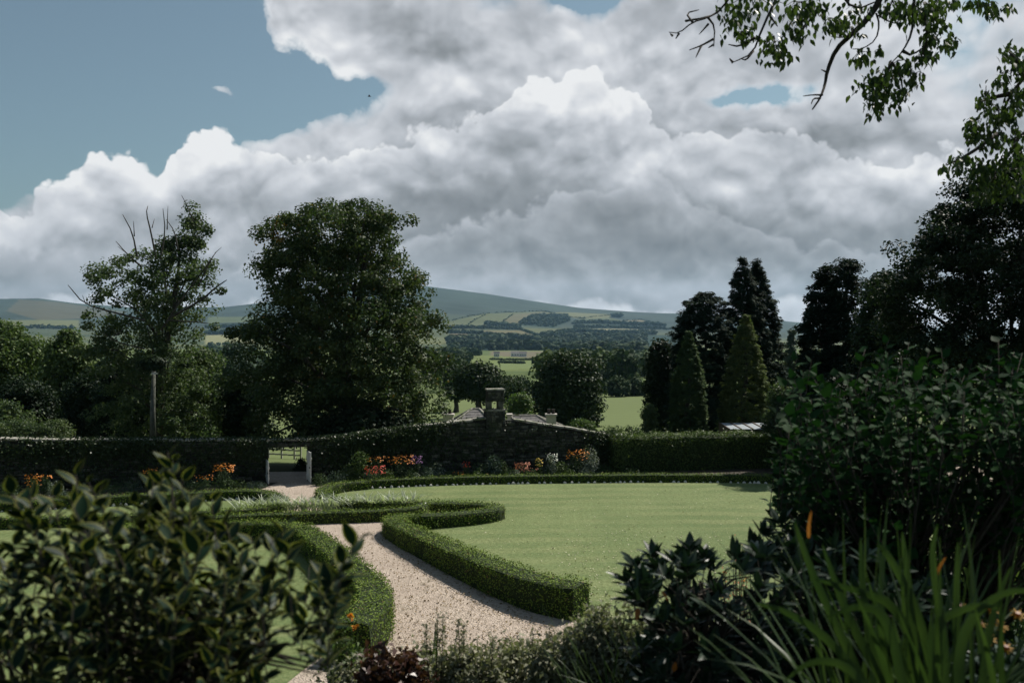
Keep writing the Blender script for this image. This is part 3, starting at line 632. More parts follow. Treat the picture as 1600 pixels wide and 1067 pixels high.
def valley_trees():
    made = 0; tries = 0
    while made < 285 and tries < 5000:
        tries += 1
        y = math.exp(random.uniform(math.log(270), math.log(1250))); p = random.uniform(-60, 1330)
        if random.random() < .45: p = random.uniform(690, 1030)
        x = (p - 800) / F * y; z = gz(x, y); q = HY + F * (H - z) / y
        h = random.uniform(8, 15)
        if 728 < p < 838 and q > 560 and q - h * F / y * .9 < 582: continue
        if 750 < p < 850 and q - h * F / y < 562 and q > 540: continue
        if 500 < (p) < 680: continue
        if 1180 < p < 1225: continue
        # keep to loose hedgerow lines and copses
        if vnoise(np.array(x / 70.), np.array(y / 60.), 21) < .42 and random.random() < .8: continue
        me = random.choice(far_meshes)
        o = link('valley_tree', me, loc=(x, y, z - .2)); o.scale = (h * random.uniform(.9, 1.3), h * random.uniform(.9, 1.3), h); o.rotation_euler.z = random.uniform(0, 6.28)
        tag(o, 'small distant leafy tree among the valley fields and hedgerows', 'tree', 'distant trees in the valley'); made += 1
valley_trees()
def unproj_far(p, q):
    """point where the line of sight through a photo pixel meets the far hillside"""
    ys = np.concatenate([np.geomspace(260, 2000, 300), np.linspace(2005, 6600, 900)]); xs = (p - 800) / F * ys
    qq = HY + F * (H - ground(xs, ys)) / ys
    k = np.argmax(qq <= q)
    return float(xs[k]), float(ys[k])
def wood(name, label, pts, h, mesh_choices, parent=None):
    V = []; Fs = []; base = 0
    for (x, y) in pts:
        me = random.choice(mesh_choices); co = me['co']; f = me['f']; s = h * random.uniform(.6, 1.3); a = random.uniform(0, 6.28)
        c, sn = math.cos(a), math.sin(a); P = co * s * np.array([1.35, 1.35, 1]); Q = P.copy(); Q[:, 0] = P[:, 0] * c - P[:, 1] * sn; Q[:, 1] = P[:, 0] * sn + P[:, 1] * c
        V.append(Q + np.array([x, y, gz(x, y) - .5])); Fs.append(f + base); base += len(co)
    me = np_mesh(name, np.concatenate(V), np.concatenate(Fs), M['far']); o = link(name, me, kind='stuff'); tag(o, label, 'trees')
def small(conic, n=26):
    if conic: z = rng.uniform(.1, 1, n); a = rng.uniform(0, 6.28, n); r = .22 * (1 - z) + .02; P = np.stack([np.cos(a) * r, np.sin(a) * r, z], 1); v = P * np.array([1, 1, 0]) * 5 + np.array([0, 0, .4])
    else: v = rand_unit(n); P = v * np.array([.42, .42, .38]) * rng.uniform(.7, 1, (n, 1)) + np.array([0, 0, .5])
    V, Fc = leaf_quads(P, v, .42, .9); return {'co': V, 'f': Fc}
SM = [small(False) for _ in range(5)]; SC = [small(True) for _ in range(4)]
lines = [  # hedgerows seen on the hillside, in crop coordinates
    ([(240, 290), (350, 262), (480, 240), (620, 232), (860, 226)], 7, 9), ([(350, 322), (400, 285), (480, 245)], 7, 7), ([(570, 300), (650, 243)], 7, 7), ([(760, 262), (860, 228)], 7, 7), ([(850, 228), (1000, 262), (1100, 272)], 8, 8),
    ([(1060, 272), (1160, 258), (1265, 250)], 7, 8), ([(230, 332), (400, 334), (560, 336), (700, 342)], 14, 5), ([(480, 318), (600, 325), (690, 332)], 22, 3.5), ([(690, 300), (760, 255), (990, 250)], 13, 4), ([(250, 362), (400, 366), (560, 385), (700, 398), (880, 400)], 14, 5),
    ([(700, 345), (760, 370), (850, 388)], 12, 6), ([(840, 385), (940, 368), (1040, 355), (1200, 365), (1540, 372)], 18, 4), ([(1035, 332), (1200, 328), (1330, 332), (1600, 338)], 16, 5), ([(1330, 350), (1540, 348)], 8, 6), ([(1270, 262), (1325, 262)], 26, 3), ([(930, 262), (1000, 268)], 18, 4), ([(1600, 340), (2000, 345)], 14, 7),
    ([(1330, 285), (1450, 278), (1560, 300)], 7, 8), ([(380, 412), (480, 384)], 12, 5), ([(250, 425), (430, 422), (620, 408), (800, 424)], 22, 3.5), ([(1020, 305), (1180, 300), (1400, 312), (1600, 318)], 20, 4), ([(500, 470), (680, 466), (820, 470)], 18, 4),
    ([(500, 528), (620, 530), (770, 530)], 2.6, 2), ([(560, 548), (720, 552)], 3, 2), ([(-2560, 330), (-2100, 336)], 16, 6), ([(-1270, 330), (-960, 322)], 16, 5), ([(-1270, 372), (-960, 365)], 20, 5)]
for i, (ln, h, step) in enumerate(lines):
    pts = []
    for a, b in zip(ln[:-1], ln[1:]):
        n = max(2, int(math.hypot(b[0] - a[0], b[1] - a[1]) / step))
        for k in range(n):
            t = k / n; p = 640 + (a[0] + (b[0] - a[0]) * t) / 4; q = 430 + (a[1] + (b[1] - a[1]) * t) / 4
            if random.random() < .08: continue
            x, y = unproj_far(p, q + random.uniform(-.3, .5)); pts.append((x, y))
    wood('hedgerow', 'dark hedgerow of trees on the far hillside between fields', pts, h * .9, SM if i % 3 else SM + SC)
    bpy.data.objects[-1] if False else None
def scatter_wood(name, label, poly, n, h, ch):
    pts = []; xs = [p[0] for p in poly]; ys = [p[1] for p in poly]
    while len(pts) < n:
        p = random.uniform(min(xs), max(xs)); q = random.uniform(min(ys), max(ys))
        if 728 < p < 838 and 562 < q < 604 or 755 < p < 845 and 553 < q < 592: n -= 1; continue
        if not in_poly(np.array([p]), np.array([q]), poly)[0]: continue
        x, y = unproj_far(p, q); tp_ = q - h * 1.35 * F / y
        if 750 < p < 850 and q > 553 and tp_ < 562 or 725 < p < 840 and q > 583 and tp_ < 583: n -= 1; continue
        pts.append((x, y))
    wood(name, label, pts, h, ch)
scatter_wood('plantation', 'dark plantation covering the low hillside left of the conifers', c4([(250, 430), (600, 424), (800, 432), (940, 384), (1480, 376), (1480, 505), (1200, 500), (830, 470), (500, 470), (250, 470)]), 1500, 14, SM + SC)
scatter_wood('woodland', 'small dark wood between the hillside fields', c4([(690, 312), (760, 258), (985, 254), (1005, 285), (900, 328)]), 260, 15, SC + SM)
scatter_wood('valley_wood', 'mixed woodland on the valley floor beyond the meadow', c4([(100, 480), (500, 500), (560, 530), (300, 555), (250, 640), (700, 640), (900, 560), (1100, 520), (1500, 530), (1500, 640), (100, 645)]), 520, 11, SM)
scatter_wood('valley_wood', 'woodland seen in the gap right of the half dead tree', [(322, 540), (400, 538), (400, 600), (322, 600)], 120, 11, SM)

# far white houses
def far_house(p, q, w, label, white=True):
    x, y = unproj_far(p, q); z = gz(x, y)
    t = thing('farmhouse', label, 'house', (x, y, z), 'white farm buildings in the valley')
    mb = MB(); mb.box((x, y, z + 2), (w, w * .5, 4.4)); mb.build('wall', M['whitewash'], t)
    r = MB(); hw, hd = w / 2 + .3, w / 4 + .4; zt_ = z + 4.2
    r.add([(x - hw, y - hd, zt_), (x + hw, y - hd, zt_), (x + hw, y + hd, zt_), (x - hw, y + hd, zt_), (x - hw, y, zt_ + 2.6), (x + hw, y, zt_ + 2.6)], [(0, 1, 5, 4), (2, 3, 4, 5), (1, 2, 5), (3, 0, 4), (3, 2, 1, 0)])
    r.build('roof', M['slate'], t)
    for k in range(3):
        wb = MB(); wb.box((x - w * .3 + k * w * .3, y - w * .25 - .03, z + 2.2), (1.2, .1, 1.2)); wb.build('window', M['darkglass'], t)
M['whitewash'] = noise_mat('whitewash', (.62, .62, .60), (.75, .75, .72), 2, bump=0)
M['darkglass'] = noise_mat('dark_glass', (.02, .022, .025), (.03, .03, .035), 2, rough=.15, bump=0)
M['slate'] = noise_mat('slate', (.13, .125, .125), (.26, .245, .24), 3, rough=.7, bump=.4, bscale=8)
far_house(805, 557, 11, 'white farmhouse in the valley, left of a pair'); far_house(817, 557.5, 9, 'white farm building in the valley, right of a pair'); far_house(776, 558, 7, 'small white house in the valley above the stone turret')

# ------------------------------------------------------------------ stone wall
WREF = Vector((-9.95, 44.0, 0)); WSL = .22; WANG = math.atan(WSL); WCOS = math.cos(WANG)
def wallY(p): return (44 + WSL * 9.95) / (1 - WSL * (p - 800) / F)
def wx(p): return ((p - 800) / F * wallY(p) + 9.95) / WCOS            # distance along the wall
def wz(p, q): return H - (q - HY) * wallY(p) / F
WY = 0.0
def set_on_wall(t):
    """objects on the wall are built in its own frame, then put in place"""
    l = t.location.copy(); t.location = WREF + Matrix.Rotation(WANG, 3, 'Z') @ l; t.rotation_euler.z = WANG
topline = [(-420, 684), (0, 687), (110, 689), (300, 689), (415, 689), (490, 688), (545, 683), (570, 679), (640, 669), (700, 662), (757, 655), (791, 655), (850, 664), (905, 672), (958, 681), (990, 686)]
TLX = [wx(a) for a, b in topline]; TLZ = [wz(a, b) for a, b in topline]
def wall_top(x): return float(np.interp(x, TLX, TLZ))
M['stone'] = noise_mat('rubble_stone', (.020, .023, .020), (.075, .074, .065), 3.5, bump=.8, bscale=14, c3=(.055, .065, .04), s3=2.5)
M['stone2'] = noise_mat('pale_rubble_stone', (.05, .052, .045), (.15, .145, .125), 3.5, bump=.8, bscale=14, c3=(.07, .08, .05), s3=4)
M['mortar'] = noise_mat('wall_core', (.018, .018, .016), (.034, .032, .03), 6, bump=.8, bscale=10)
M['coping'] = noise_mat('coping_stone', (.20, .19, .165), (.38, .36, .32), 4, bump=.6, bscale=16, c3=(.10, .12, .06), s3=3)
DX0, DX1, DZ = wx(419), wx(480), 1.52        # doorway
def unit_stone(name, m, seed):
    random.seed(seed); mb = MB(); vs = []
    for x, y, z, k in [(-.5, -.5, -.5, 1), (.5, -.5, -.5, 1), (.5, -.5, .5, 1), (-.5, -.5, .5, 1)]:
        vs.append((x * .82 + random.uniform(-.06, .06), -.5, z * .74 + random.uniform(-.08, .08)))
    for x, z in ((-.5, -.5), (.5, -.5), (.5, .5), (-.5, .5)): vs.append((x * .98, -.15 + random.uniform(-.1, .1), z * .98))
    for x, z in ((-.5, -.5), (.5, -.5), (.5, .5), (-.5, .5)): vs.append((x * .98, .5, z * .98))
    fs = [(0, 1, 2, 3)] + [(a + 4, (a + 1) % 4 + 4, (a + 1) % 4, a) for a in range(4)] + [(a + 8, (a + 1) % 4 + 8, (a + 1) % 4 + 4, a + 4) for a in range(4)]
    me = bpy.data.meshes.new(name); me.from_pydata(vs, [], fs); me.materials.append(m); me.update(); return me
stones = [unit_stone('stone', M['stone'] if k % 3 else M['stone2'], k) for k in range(6)]
random.seed(21)
def stone_arrays(me):
    return np.array([v.co[:] for v in me.vertices]), np.array([p.vertices[:] for p in me.polygons])
SA = [stone_arrays(s) for s in stones]
def place_stones(t, cells, nparts, yface):
    """cells: (x, z, w, h, y); the largest ones as parts, the rest joined"""
    cells = sorted(cells, key=lambda c: -c[2] * c[3] * c[5]); V = []; Fs = []; mi = []; b = 0
    for i, (x, z, w, h, dp, pri) in enumerate(cells):
        k = random.randrange(6)
        pr = random.uniform(.02, .07)
        if i < nparts:
            o = link('stone', stones[k], t); o.location = Vector((x, yface - pr + .06, z)) - t.location; o.scale = (w, .12, h); o.rotation_euler.y = random.uniform(-.035, .035)
        else:
            co, f = SA[k]; V.append(co * np.array([w, .12, h]) + np.array([x, yface - pr + .06, z]) - np.array(t.location)); Fs.append(f + b); b += len(co); mi += [0 if k % 3 else 1] * len(f)
    if V: link('small_stone', np_mesh('small_stone', np.concatenate(V), np.concatenate(Fs), [M['stone'], M['stone2']], mi), t, kind='stuff')
def build_wall():
    t = thing('stone_wall', 'long old rubble stone garden wall rising to a low gable, with an open doorway', 'wall', (0, 0, 0))
    xs = sorted(set([wx(a) for a, b in topline] + [DX0, DX1]))
    mb = MB(); th = .45
    for a, b in zip(xs[:-1], xs[1:]):
        za, zb = wall_top(a) - .04, wall_top(b) - .04
        z0 = DZ if (a >= DX0 - 1e-6 and b <= DX1 + 1e-6) else -.1
        y0, y1 = WY + .03, WY + th
        mb.add([(a, y0, z0), (b, y0, z0), (b, y1, z0), (a, y1, z0), (a, y0, za), (b, y0, zb), (b, y1, zb), (a, y1, za)],
               [(3, 2, 1, 0), (4, 5, 6, 7), (0, 1, 5, 4), (2, 3, 7, 6), (1, 2, 6, 5), (3, 0, 4, 7)])
    mb.build('core', M['mortar'], t)
    cells = []; z = .02
    while z < 2.9:
        h = random.uniform(.09, .17); x = wx(-420) + random.uniform(0, .2)
        while x < wx(985):
            w = random.uniform(.16, .46); cx = x + w / 2; x += w + .012
            if z + h > wall_top(cx) - .03: continue
            if DX0 - w / 2 < cx < DX1 + w / 2 and z < DZ: continue
            vis = 1.0 if wx(500) < cx < wx(950) and z > .8 else .55
            if random.random() < .08: continue
            cells.append((cx, z + h / 2 + random.uniform(-.01, .01), w, h, 0, vis))
        z += h + .012
    place_stones(t, cells, 300, WY)
    x = wx(-420)
    cop = [unit_stone('coping_stone', M['coping'], 40 + k) for k in range(3)]
    while x < wx(985):
        w = random.uniform(.45, .75); cx = x + w / 2; x += w + .01
        if wx(752) < cx < wx(795): continue
        o = link('coping_stone', cop[random.randrange(3)], t); o.location = Vector((cx, WY + th / 2, wall_top(cx) + .02 + random.uniform(-.01, .015))) - t.location
        sl = math.atan2(wall_top(cx + .2) - wall_top(cx - .2), .4); o.scale = (w, th + .12, .1); o.rotation_euler = (0, -sl, random.uniform(-.03, .03))
    # arch lintel
    lb = MB(); lb.box(((DX0 + DX1) / 2, WY - .01, DZ + .09), (DX1 - DX0 + .5, .12, .16), jit=.01); lb.build('lintel', M['stone'], t)
    set_on_wall(t)
build_wall()
def bellcote():
    t = thing('stone_turret', 'small stone turret with an open arch on the peak of the wall', 'turret', (wx(774), WY, wz(774, 655)))
    y = WY + .22
    def blk(name, p0, p1, q0, q1, dep, m='mortar'):
        mb = MB(); mb.box(((wx(p0) + wx(p1)) / 2, y, (wz(774, q0) + wz(774, q1)) / 2), (wx(p1) - wx(p0), dep, wz(774, q0) - wz(774, q1))); return mb.build(name, M[m], t)
    blk('base', 759, 789, 641, 664, .62); blk('top_block', 762, 787, 610, 627, .5)
    for a, b in ((761, 768.5), (779, 787)):
        mb = MB(); mb.box(((wx(a) + wx(b)) / 2, y, wz(774, 634)), (wx(b) - wx(a), .46, wz(774, 627) - wz(774, 641)), jit=.012); mb.build('pillar', M['stone2'], t)
    blk('capstone', 760.5, 788.5, 607.5, 610, .6, 'coping'); blk('ledge', 757, 791, 639.5, 641.8, .7, 'coping')
    cells = []
    for (p0, p1, q0, q1, dep) in ((759, 789, 642, 682, .62), (762, 787, 610.5, 626.5, .5)):
        z = wz(774, q1)
        while z < wz(774, q0) - .06:
            h = min(random.uniform(.08, .14), wz(774, q0) - z); x = wx(p0)
            while x < wx(p1) - .05:
                w = min(random.uniform(.12, .3), wx(p1) - x); cells.append((x + w / 2, z + h / 2, w - .01, h - .01, 0, 1)); 
                k = random.randrange(6); o = link('stone', stones[k], t); o.location = Vector((x + w / 2, y - dep / 2 - random.uniform(0, .03) + .02, z + h / 2)) - t.location; o.scale = (w - .008, .1, h - .008)
                x += w
            z += h
    V, Fc = leaf_quads(np.stack([rng.uniform(wx(757), wx(791), 260), rng.uniform(y - .35, y + .1, 260), wz(774, 640) + rng.normal(0, .035, 260)], 1), rand_unit(260) + np.array([0, -.4, .5]), .07)
    foliage_obj('moss', V, Fc, M['ivy'], t)
    V, Fc = leaf_quads(np.stack([rng.uniform(wx(760), wx(789), 200), rng.uniform(y - .3, y + .1, 200), wz(774, 619) + rng.normal(0, .16, 200)], 1), rand_unit(200) + np.array([0, -.6, .3]), .06)
    foliage_obj('moss', V, Fc, M['ivy'], t)
    set_on_wall(t)
bellcote()
def ivy(name, label, pts, n, sz=.1, th=.15, m='ivy'):
    """leaves creeping over the wall round a polyline of photo pixels"""
    P = []
    for (p, q, rx, ry, w) in pts:
        k = int(n * w); P.append(np.stack([wx(p) + rng.normal(0, rx * .014, k), WY - .05 - rng.exponential(th, k) * .6, wz(p, q) + rng.normal(0, ry * .014, k)], 1))
    P = np.concatenate(P); P[:, 2] = np.maximum(P[:, 2], .05)
    P = P[~((P[:, 0] > DX0) & (P[:, 0] < DX1) & (P[:, 2] < DZ - .06))]
    lim = np.array([wall_top(x) for x in P[:, 0]]) + rng.uniform(.0, .16, len(P)); over = P[:, 2] > lim
    P[over, 2] = lim[over]; P[over, 1] = WY + rng.uniform(-.15, .5, over.sum())
    t = thing(name, label, 'ivy', (float(P[:, 0].mean()), WY - .1, 0))
    V, Fc = leaf_quads(P, rand_unit(len(P)) + np.array([0, -.9, .6]), sz, .8); foliage_obj('foliage', V, Fc, M[m], t)
    mb = MB()
    for k in range(5):
        x = float(P[:, 0].mean()) + random.uniform(-1, 1); mb.tube([(x, WY - .04, 0), (x + .1, WY - .05, .7), (x - .1 + random.uniform(-.4, .4), WY - .05, 1.5)], [.02, .015, .008], 5)
    mb.build('stem', M['twig'], t)
    set_on_wall(t)
ivy('ivy', 'ivy hanging over the wall between the doorway and the gable', [(590, 682, 70, 22, .35), (640, 676, 60, 26, .3), (560, 700, 60, 50, .35), (620, 700, 150, 60, .3), (520, 710, 60, 70, .25)], 6500)
ivy('ivy', 'ivy clothing the wall top at the left, below the rounded bushes', [(130, 700, 130, 22, .5), (60, 705, 120, 24, .2), (200, 698, 60, 16, .3)], 4200)
ivy('ivy', 'thin ivy on the wall left of the doorway', [(350, 715, 150, 60, .6), (395, 700, 50, 30, .4), (250, 720, 150, 60, .6), (100, 725, 200, 60, .7)], 3200)
ivy('ivy', 'thin creeper leaves over the middle of the gable', [(720, 690, 170, 50, .5), (850, 695, 170, 40, .5)], 1700, sz=.08)
ivy('ivy', 'ivy where the sloping wall runs into the tall hedge', [(950, 690, 40, 26, .6), (940, 720, 50, 50, .4)], 2200)

# door leaves, seen nearly edge on
M['whitepaint'] = noise_mat('weathered_white_paint', (.50, .50, .47), (.68, .68, .64), 5, rough=.6, bump=.2)
M['metal'] = noise_mat('dark_iron', (.02, .02, .02), (.05, .05, .045), 9, rough=.5, bump=.1)
for (p0, p1, q0, q1, lb) in ((416, 420.5, 719, 752, 'white painted door leaf standing open on the left of the doorway'), (479.5, 482.5, 705, 757, 'taller white painted door leaf standing open on the right of the doorway')):
    a = Vector((wx(p0), WY - .06, 0)); L = p0 < 450
    dh = min(wz(p0, q0), 1.45) - 0.02
    t = thing('door_leaf', lb, 'door', (a.x, a.y, 0), 'white door leaves')
    e = Vector((wx(p1), WY - .95, 0)) if L else Vector((wx(p0) + .16, WY - .95, 0)); ang = math.atan2(e.y - a.y, e.x - a.x); ln = (e - a).length
    for k in range(5):
        c = a.lerp(e, (k + .5) / 5); mb = MB(); mb.box((c.x, c.y, .08 + dh / 2), (ln / 5 - .012, .035, dh - .02 * (k % 2)), ang); mb.build('board', M['whitepaint'], t)
    for z in (.3, dh - .2):
        mb = MB(); c = a.lerp(e, .5); mb.box((c.x, c.y, z), (ln, .07, .1), ang); mb.build('rail', M['whitepaint'], t)
    mb = MB(); c = a.lerp(e, .9); mb.box((c.x, c.y, dh * .55), (.12, .11, .05), ang); mb.build('latch', M['metal'], t); set_on_wall(t)
# fence beyond the doorway
def back_fence():
    x0, x1, y = (420 - 800) / F * 57, (470 - 800) / F * 57, 57.0
    t = thing('rail_fence', 'pale wooden rail fence on the grass beyond the doorway', 'fence', (x0, y, gz(x0, y)))
    wood_ = noise_mat('weathered_rail', (.30, .30, .26), (.46, .45, .40), 6, bump=.2)
    for k in (0, 2, 4, 5):
        x = x0 + (x1 - x0) * k / 5; zb = gz(x, y); mb = MB(); mb.box((x, y, zb + .42), (.09, .09, .95)); mb.build('post', wood_, t)
    for z in (.25, .52, .78):
        for k in range(5):
            xa = x0 + (x1 - x0) * (k + .5) / 5; mb = MB(); mb.box((xa, y - .06, gz(xa, y) + z), ((x1 - x0) / 5 - .01, .035, .09)); mb.build('rail', wood_, t)
back_fence()
tree('clipped_bush', 'dark rounded bush behind the right side of the doorway', 'bush', bush_rows(458, 486, 716, 752), 47.5, M['dark'], n=40, per=140, rc=.25, leaf=.07, limbs=0, tr=.05, base=0)

# ------------------------------------------------------------------ cottages behind the gable
M['render'] = noise_mat('cream_render', (.46, .42, .38), (.58, .53, .48), 2.5, bump=.15)
M['pot'] = noise_mat('dark_chimney_pot', (.03, .027, .025), (.06, .05, .045), 6, bump=0)
def cottage(label, p0, p1, rp0, rp1, qr, qe, d, chim):
    s = d / F
    def X(p): return (p - 800) * s
    def Z(q): return H - (q - HY) * s
    x0, x1 = X(p0), X(p1); dep = 5.5; y0, y1 = d - dep / 2, d + dep / 2; g = gz((x0 + x1) / 2, d) - .1
    t = thing('cottage', label, 'house', ((x0 + x1) / 2, d, g))
    ze, zr = Z(qe), Z(qr)
    mb = MB(); mb.box(((x0 + x1) / 2, d, (ze + g) / 2 - .05), (x1 - x0 - .4, dep - .4, ze - g)); mb.build('wall', M['render'], t)
    for k in range(3):
        xx = x0 + (x1 - x0) * (.22 + .28 * k)
        if ze - g > 1.2:
            wf = MB(); wf.box((xx, y0 + .17, (ze + g) / 2), (.8, .08, .9)); w_ = wf.build('window', M['whitepaint'], t)
            gl = MB(); gl.box((xx, y0 + .125, (ze + g) / 2), (.62, .03, .74)); gl.build('pane', M['darkglass'], w_)
    # hipped roof, slate courses as overlapping strips
    r0, r1 = X(rp0), X(rp1); ym = d
    rf = MB(); rf.add([(x0, y0, ze), (x1, y0, ze), (x1, y1, ze), (x0, y1, ze), (r0, ym, zr - .03), (r1, ym, zr - .03)], [(0, 1, 5, 4), (1, 2, 5), (2, 3, 4, 5), (3, 0, 4), (3, 2, 1, 0)])
    roof = rf.build('roof', M['slate'], t)
    sl = MB(); n = 14
    for face in (((x0, y0), (x1, y0), r0, r1), ((x1, y1), (x0, y1), r1, r0)):
        (ax, ay), (bx_, by_), c0, c1_ = face
        for k in range(n):
            a, b = k / n, min(1, (k + 1.25) / n)
            A = Vector((ax, ay, ze)).lerp(Vector((c0, ym, zr)), a); B = Vector((bx_, by_, ze)).lerp(Vector((c1_, ym, zr)), a)
            A2 = Vector((ax, ay, ze)).lerp(Vector((c0, ym, zr)), b); B2 = Vector((bx_, by_, ze)).lerp(Vector((c1_, ym, zr)), b)
            up = Vector((0, -.01 if ay < d else .01, .05)); m_ = max(1, int((B - A).length / .5))
            for j in range(m_):
                g0, g1 = j / m_ + .004, (j + 1) / m_ - .004; jj = Vector((0, 0, random.uniform(0, .015)))
                sl.add([A.lerp(B, g0) + up + jj, A.lerp(B, g1) + up + jj, A2.lerp(B2, g1) + jj * .3 + Vector((0, 0, .012)), A2.lerp(B2, g0) + jj * .3 + Vector((0, 0, .012)), A.lerp(B, g0), A.lerp(B, g1)], [(0, 1, 2, 3), (4, 5, 1, 0)])
    sl.build('slate', M['slate'], roof, kind='stuff')
    rg = MB()
    for A, B in (((r0, ym, zr), (r1, ym, zr)), ((x0, y0, ze), (r0, ym, zr)), ((x1, y0, ze), (r1, ym, zr)), ((x0, y1, ze), (r0, ym, zr)), ((x1, y1, ze), (r1, ym, zr))): rg.tube([Vector(A) + Vector((0, 0, .04)), Vector(B) + Vector((0, 0, .04))], [.09, .09], 6)
    rg.build('ridge', M['coping'], roof)
    for (a, b, qt, qb, pots, dd) in chim:
        cb = MB(); yy = d + dd; k = yy / F; xa, xb = (a - 800) * k, (b - 800) * k; zt_, zb = H - (qt - HY) * k, H - (qb - HY) * k
        cb.box(((xa + xb) / 2, yy, (zt_ + zb) / 2 - .6), (xb - xa, .55, zt_ - zb + 1.2)); ch = cb.build('chimney', M['render'], t)
        cp = MB(); cp.box(((xa + xb) / 2, yy, zt_ + .05), (xb - xa + .14, .7, .12)); cp.build('chimney_cap', M['render'], ch)
        for pp in pots:
            pb = MB(); xx = (pp - 800) * k; pb.tube([(xx, yy, zt_ + .08), (xx, yy, zt_ + .2), (xx, yy, zt_ + .34), (xx, yy, zt_ + .4)], [.12, .10, .09, .115], 10); pb.build('chimney_pot', M['pot'], ch)
cottage('slate roofed cottage left of the stone turret, with a cream chimney at its left', 694, 782, 738, 748, 639.5, 668, 66, [(692.5, 708, 649, 664, (696.5, 703), -2.6)])
cottage('slate roofed cottage right of the stone turret, with a cream chimney at its right', 786, 882, 800, 838, 650, 672, 67, [(853.5, 868.5, 649, 665, (857.5, 864.5), -2.6), (793, 799, 649, 658, (), -1.5)])

# cold frame / low shed with a pale roof
def shed():
    d = 50.0; s = d / F
    def pt(p, q, dd=0): k = (d + dd) / F; return Vector(((p - 800) * k, d + dd, H - (q - HY) * k))
    a, b = pt(1139, 672), pt(1212, 673)
    t = thing('low_shed', 'low brown wooden shed with pale glazed roof panels behind the tall hedge', 'shed', (a.x, d, gz(a.x, d)))
    w = noise_mat('brown_boards', (.08, .055, .04), (.15, .11, .08), 6, bump=.3)
    x0, x1 = a.x, b.x; zt_ = H - (670.5 - HY) * s; g = gz(a.x, d) - .05; zb = H - (661.5 - HY) * (d + 2.4) / F
    nb = 16
    for k in range(nb):
        mb = MB(); mb.box((x0 + (x1 - x0) * (k + .5) / nb, d, (zt_ + g) / 2), ((x1 - x0) / nb - .008, .03, zt_ - g)); mb.build('board', w, t)
    sd = MB()
    for xx in (x0 - .02, x1 + .02): sd.add([(xx, d + .02, g), (xx, d + 2.4, g), (xx, d + 2.4, zb), (xx, d + .02, zt_)], [(0, 1, 2, 3)])
    sd.build('side', w, t)
    gl, T, bb = mat('pale_glazing'); bb.inputs['Base Color'].default_value = (.52, .57, .62, 1); bb.inputs['Roughness'].default_value = .22
    for k in range(4):
        xa, xb = x0 + (x1 - x0) * k / 4 + .04, x0 + (x1 - x0) * (k + 1) / 4 - .04
        mb = MB(); mb.add([(xa, d - .12, zt_ + .02), (xb, d - .12, zt_ + .02), (xb, d + 2.4, zb + .03), (xa, d + 2.4, zb + .03), (xa, d - .12, zt_), (xb, d - .12, zt_), (xb, d + 2.4, zb), (xa, d + 2.4, zb)], [(0, 1, 2, 3), (7, 6, 5, 4), (0, 4, 5, 1), (1, 5, 6, 2), (2, 6, 7, 3), (3, 7, 4, 0)])
        mb.build('roof_panel', gl, t)
    for k in range(5):
        xx = x0 + (x1 - x0) * k / 4; mb = MB(); mb.tube([(xx, d - .14, zt_ + .03), (xx, d + 2.42, zb + .05)], [.035, .035], 4); mb.build('roof_bar', w, t)
shed()

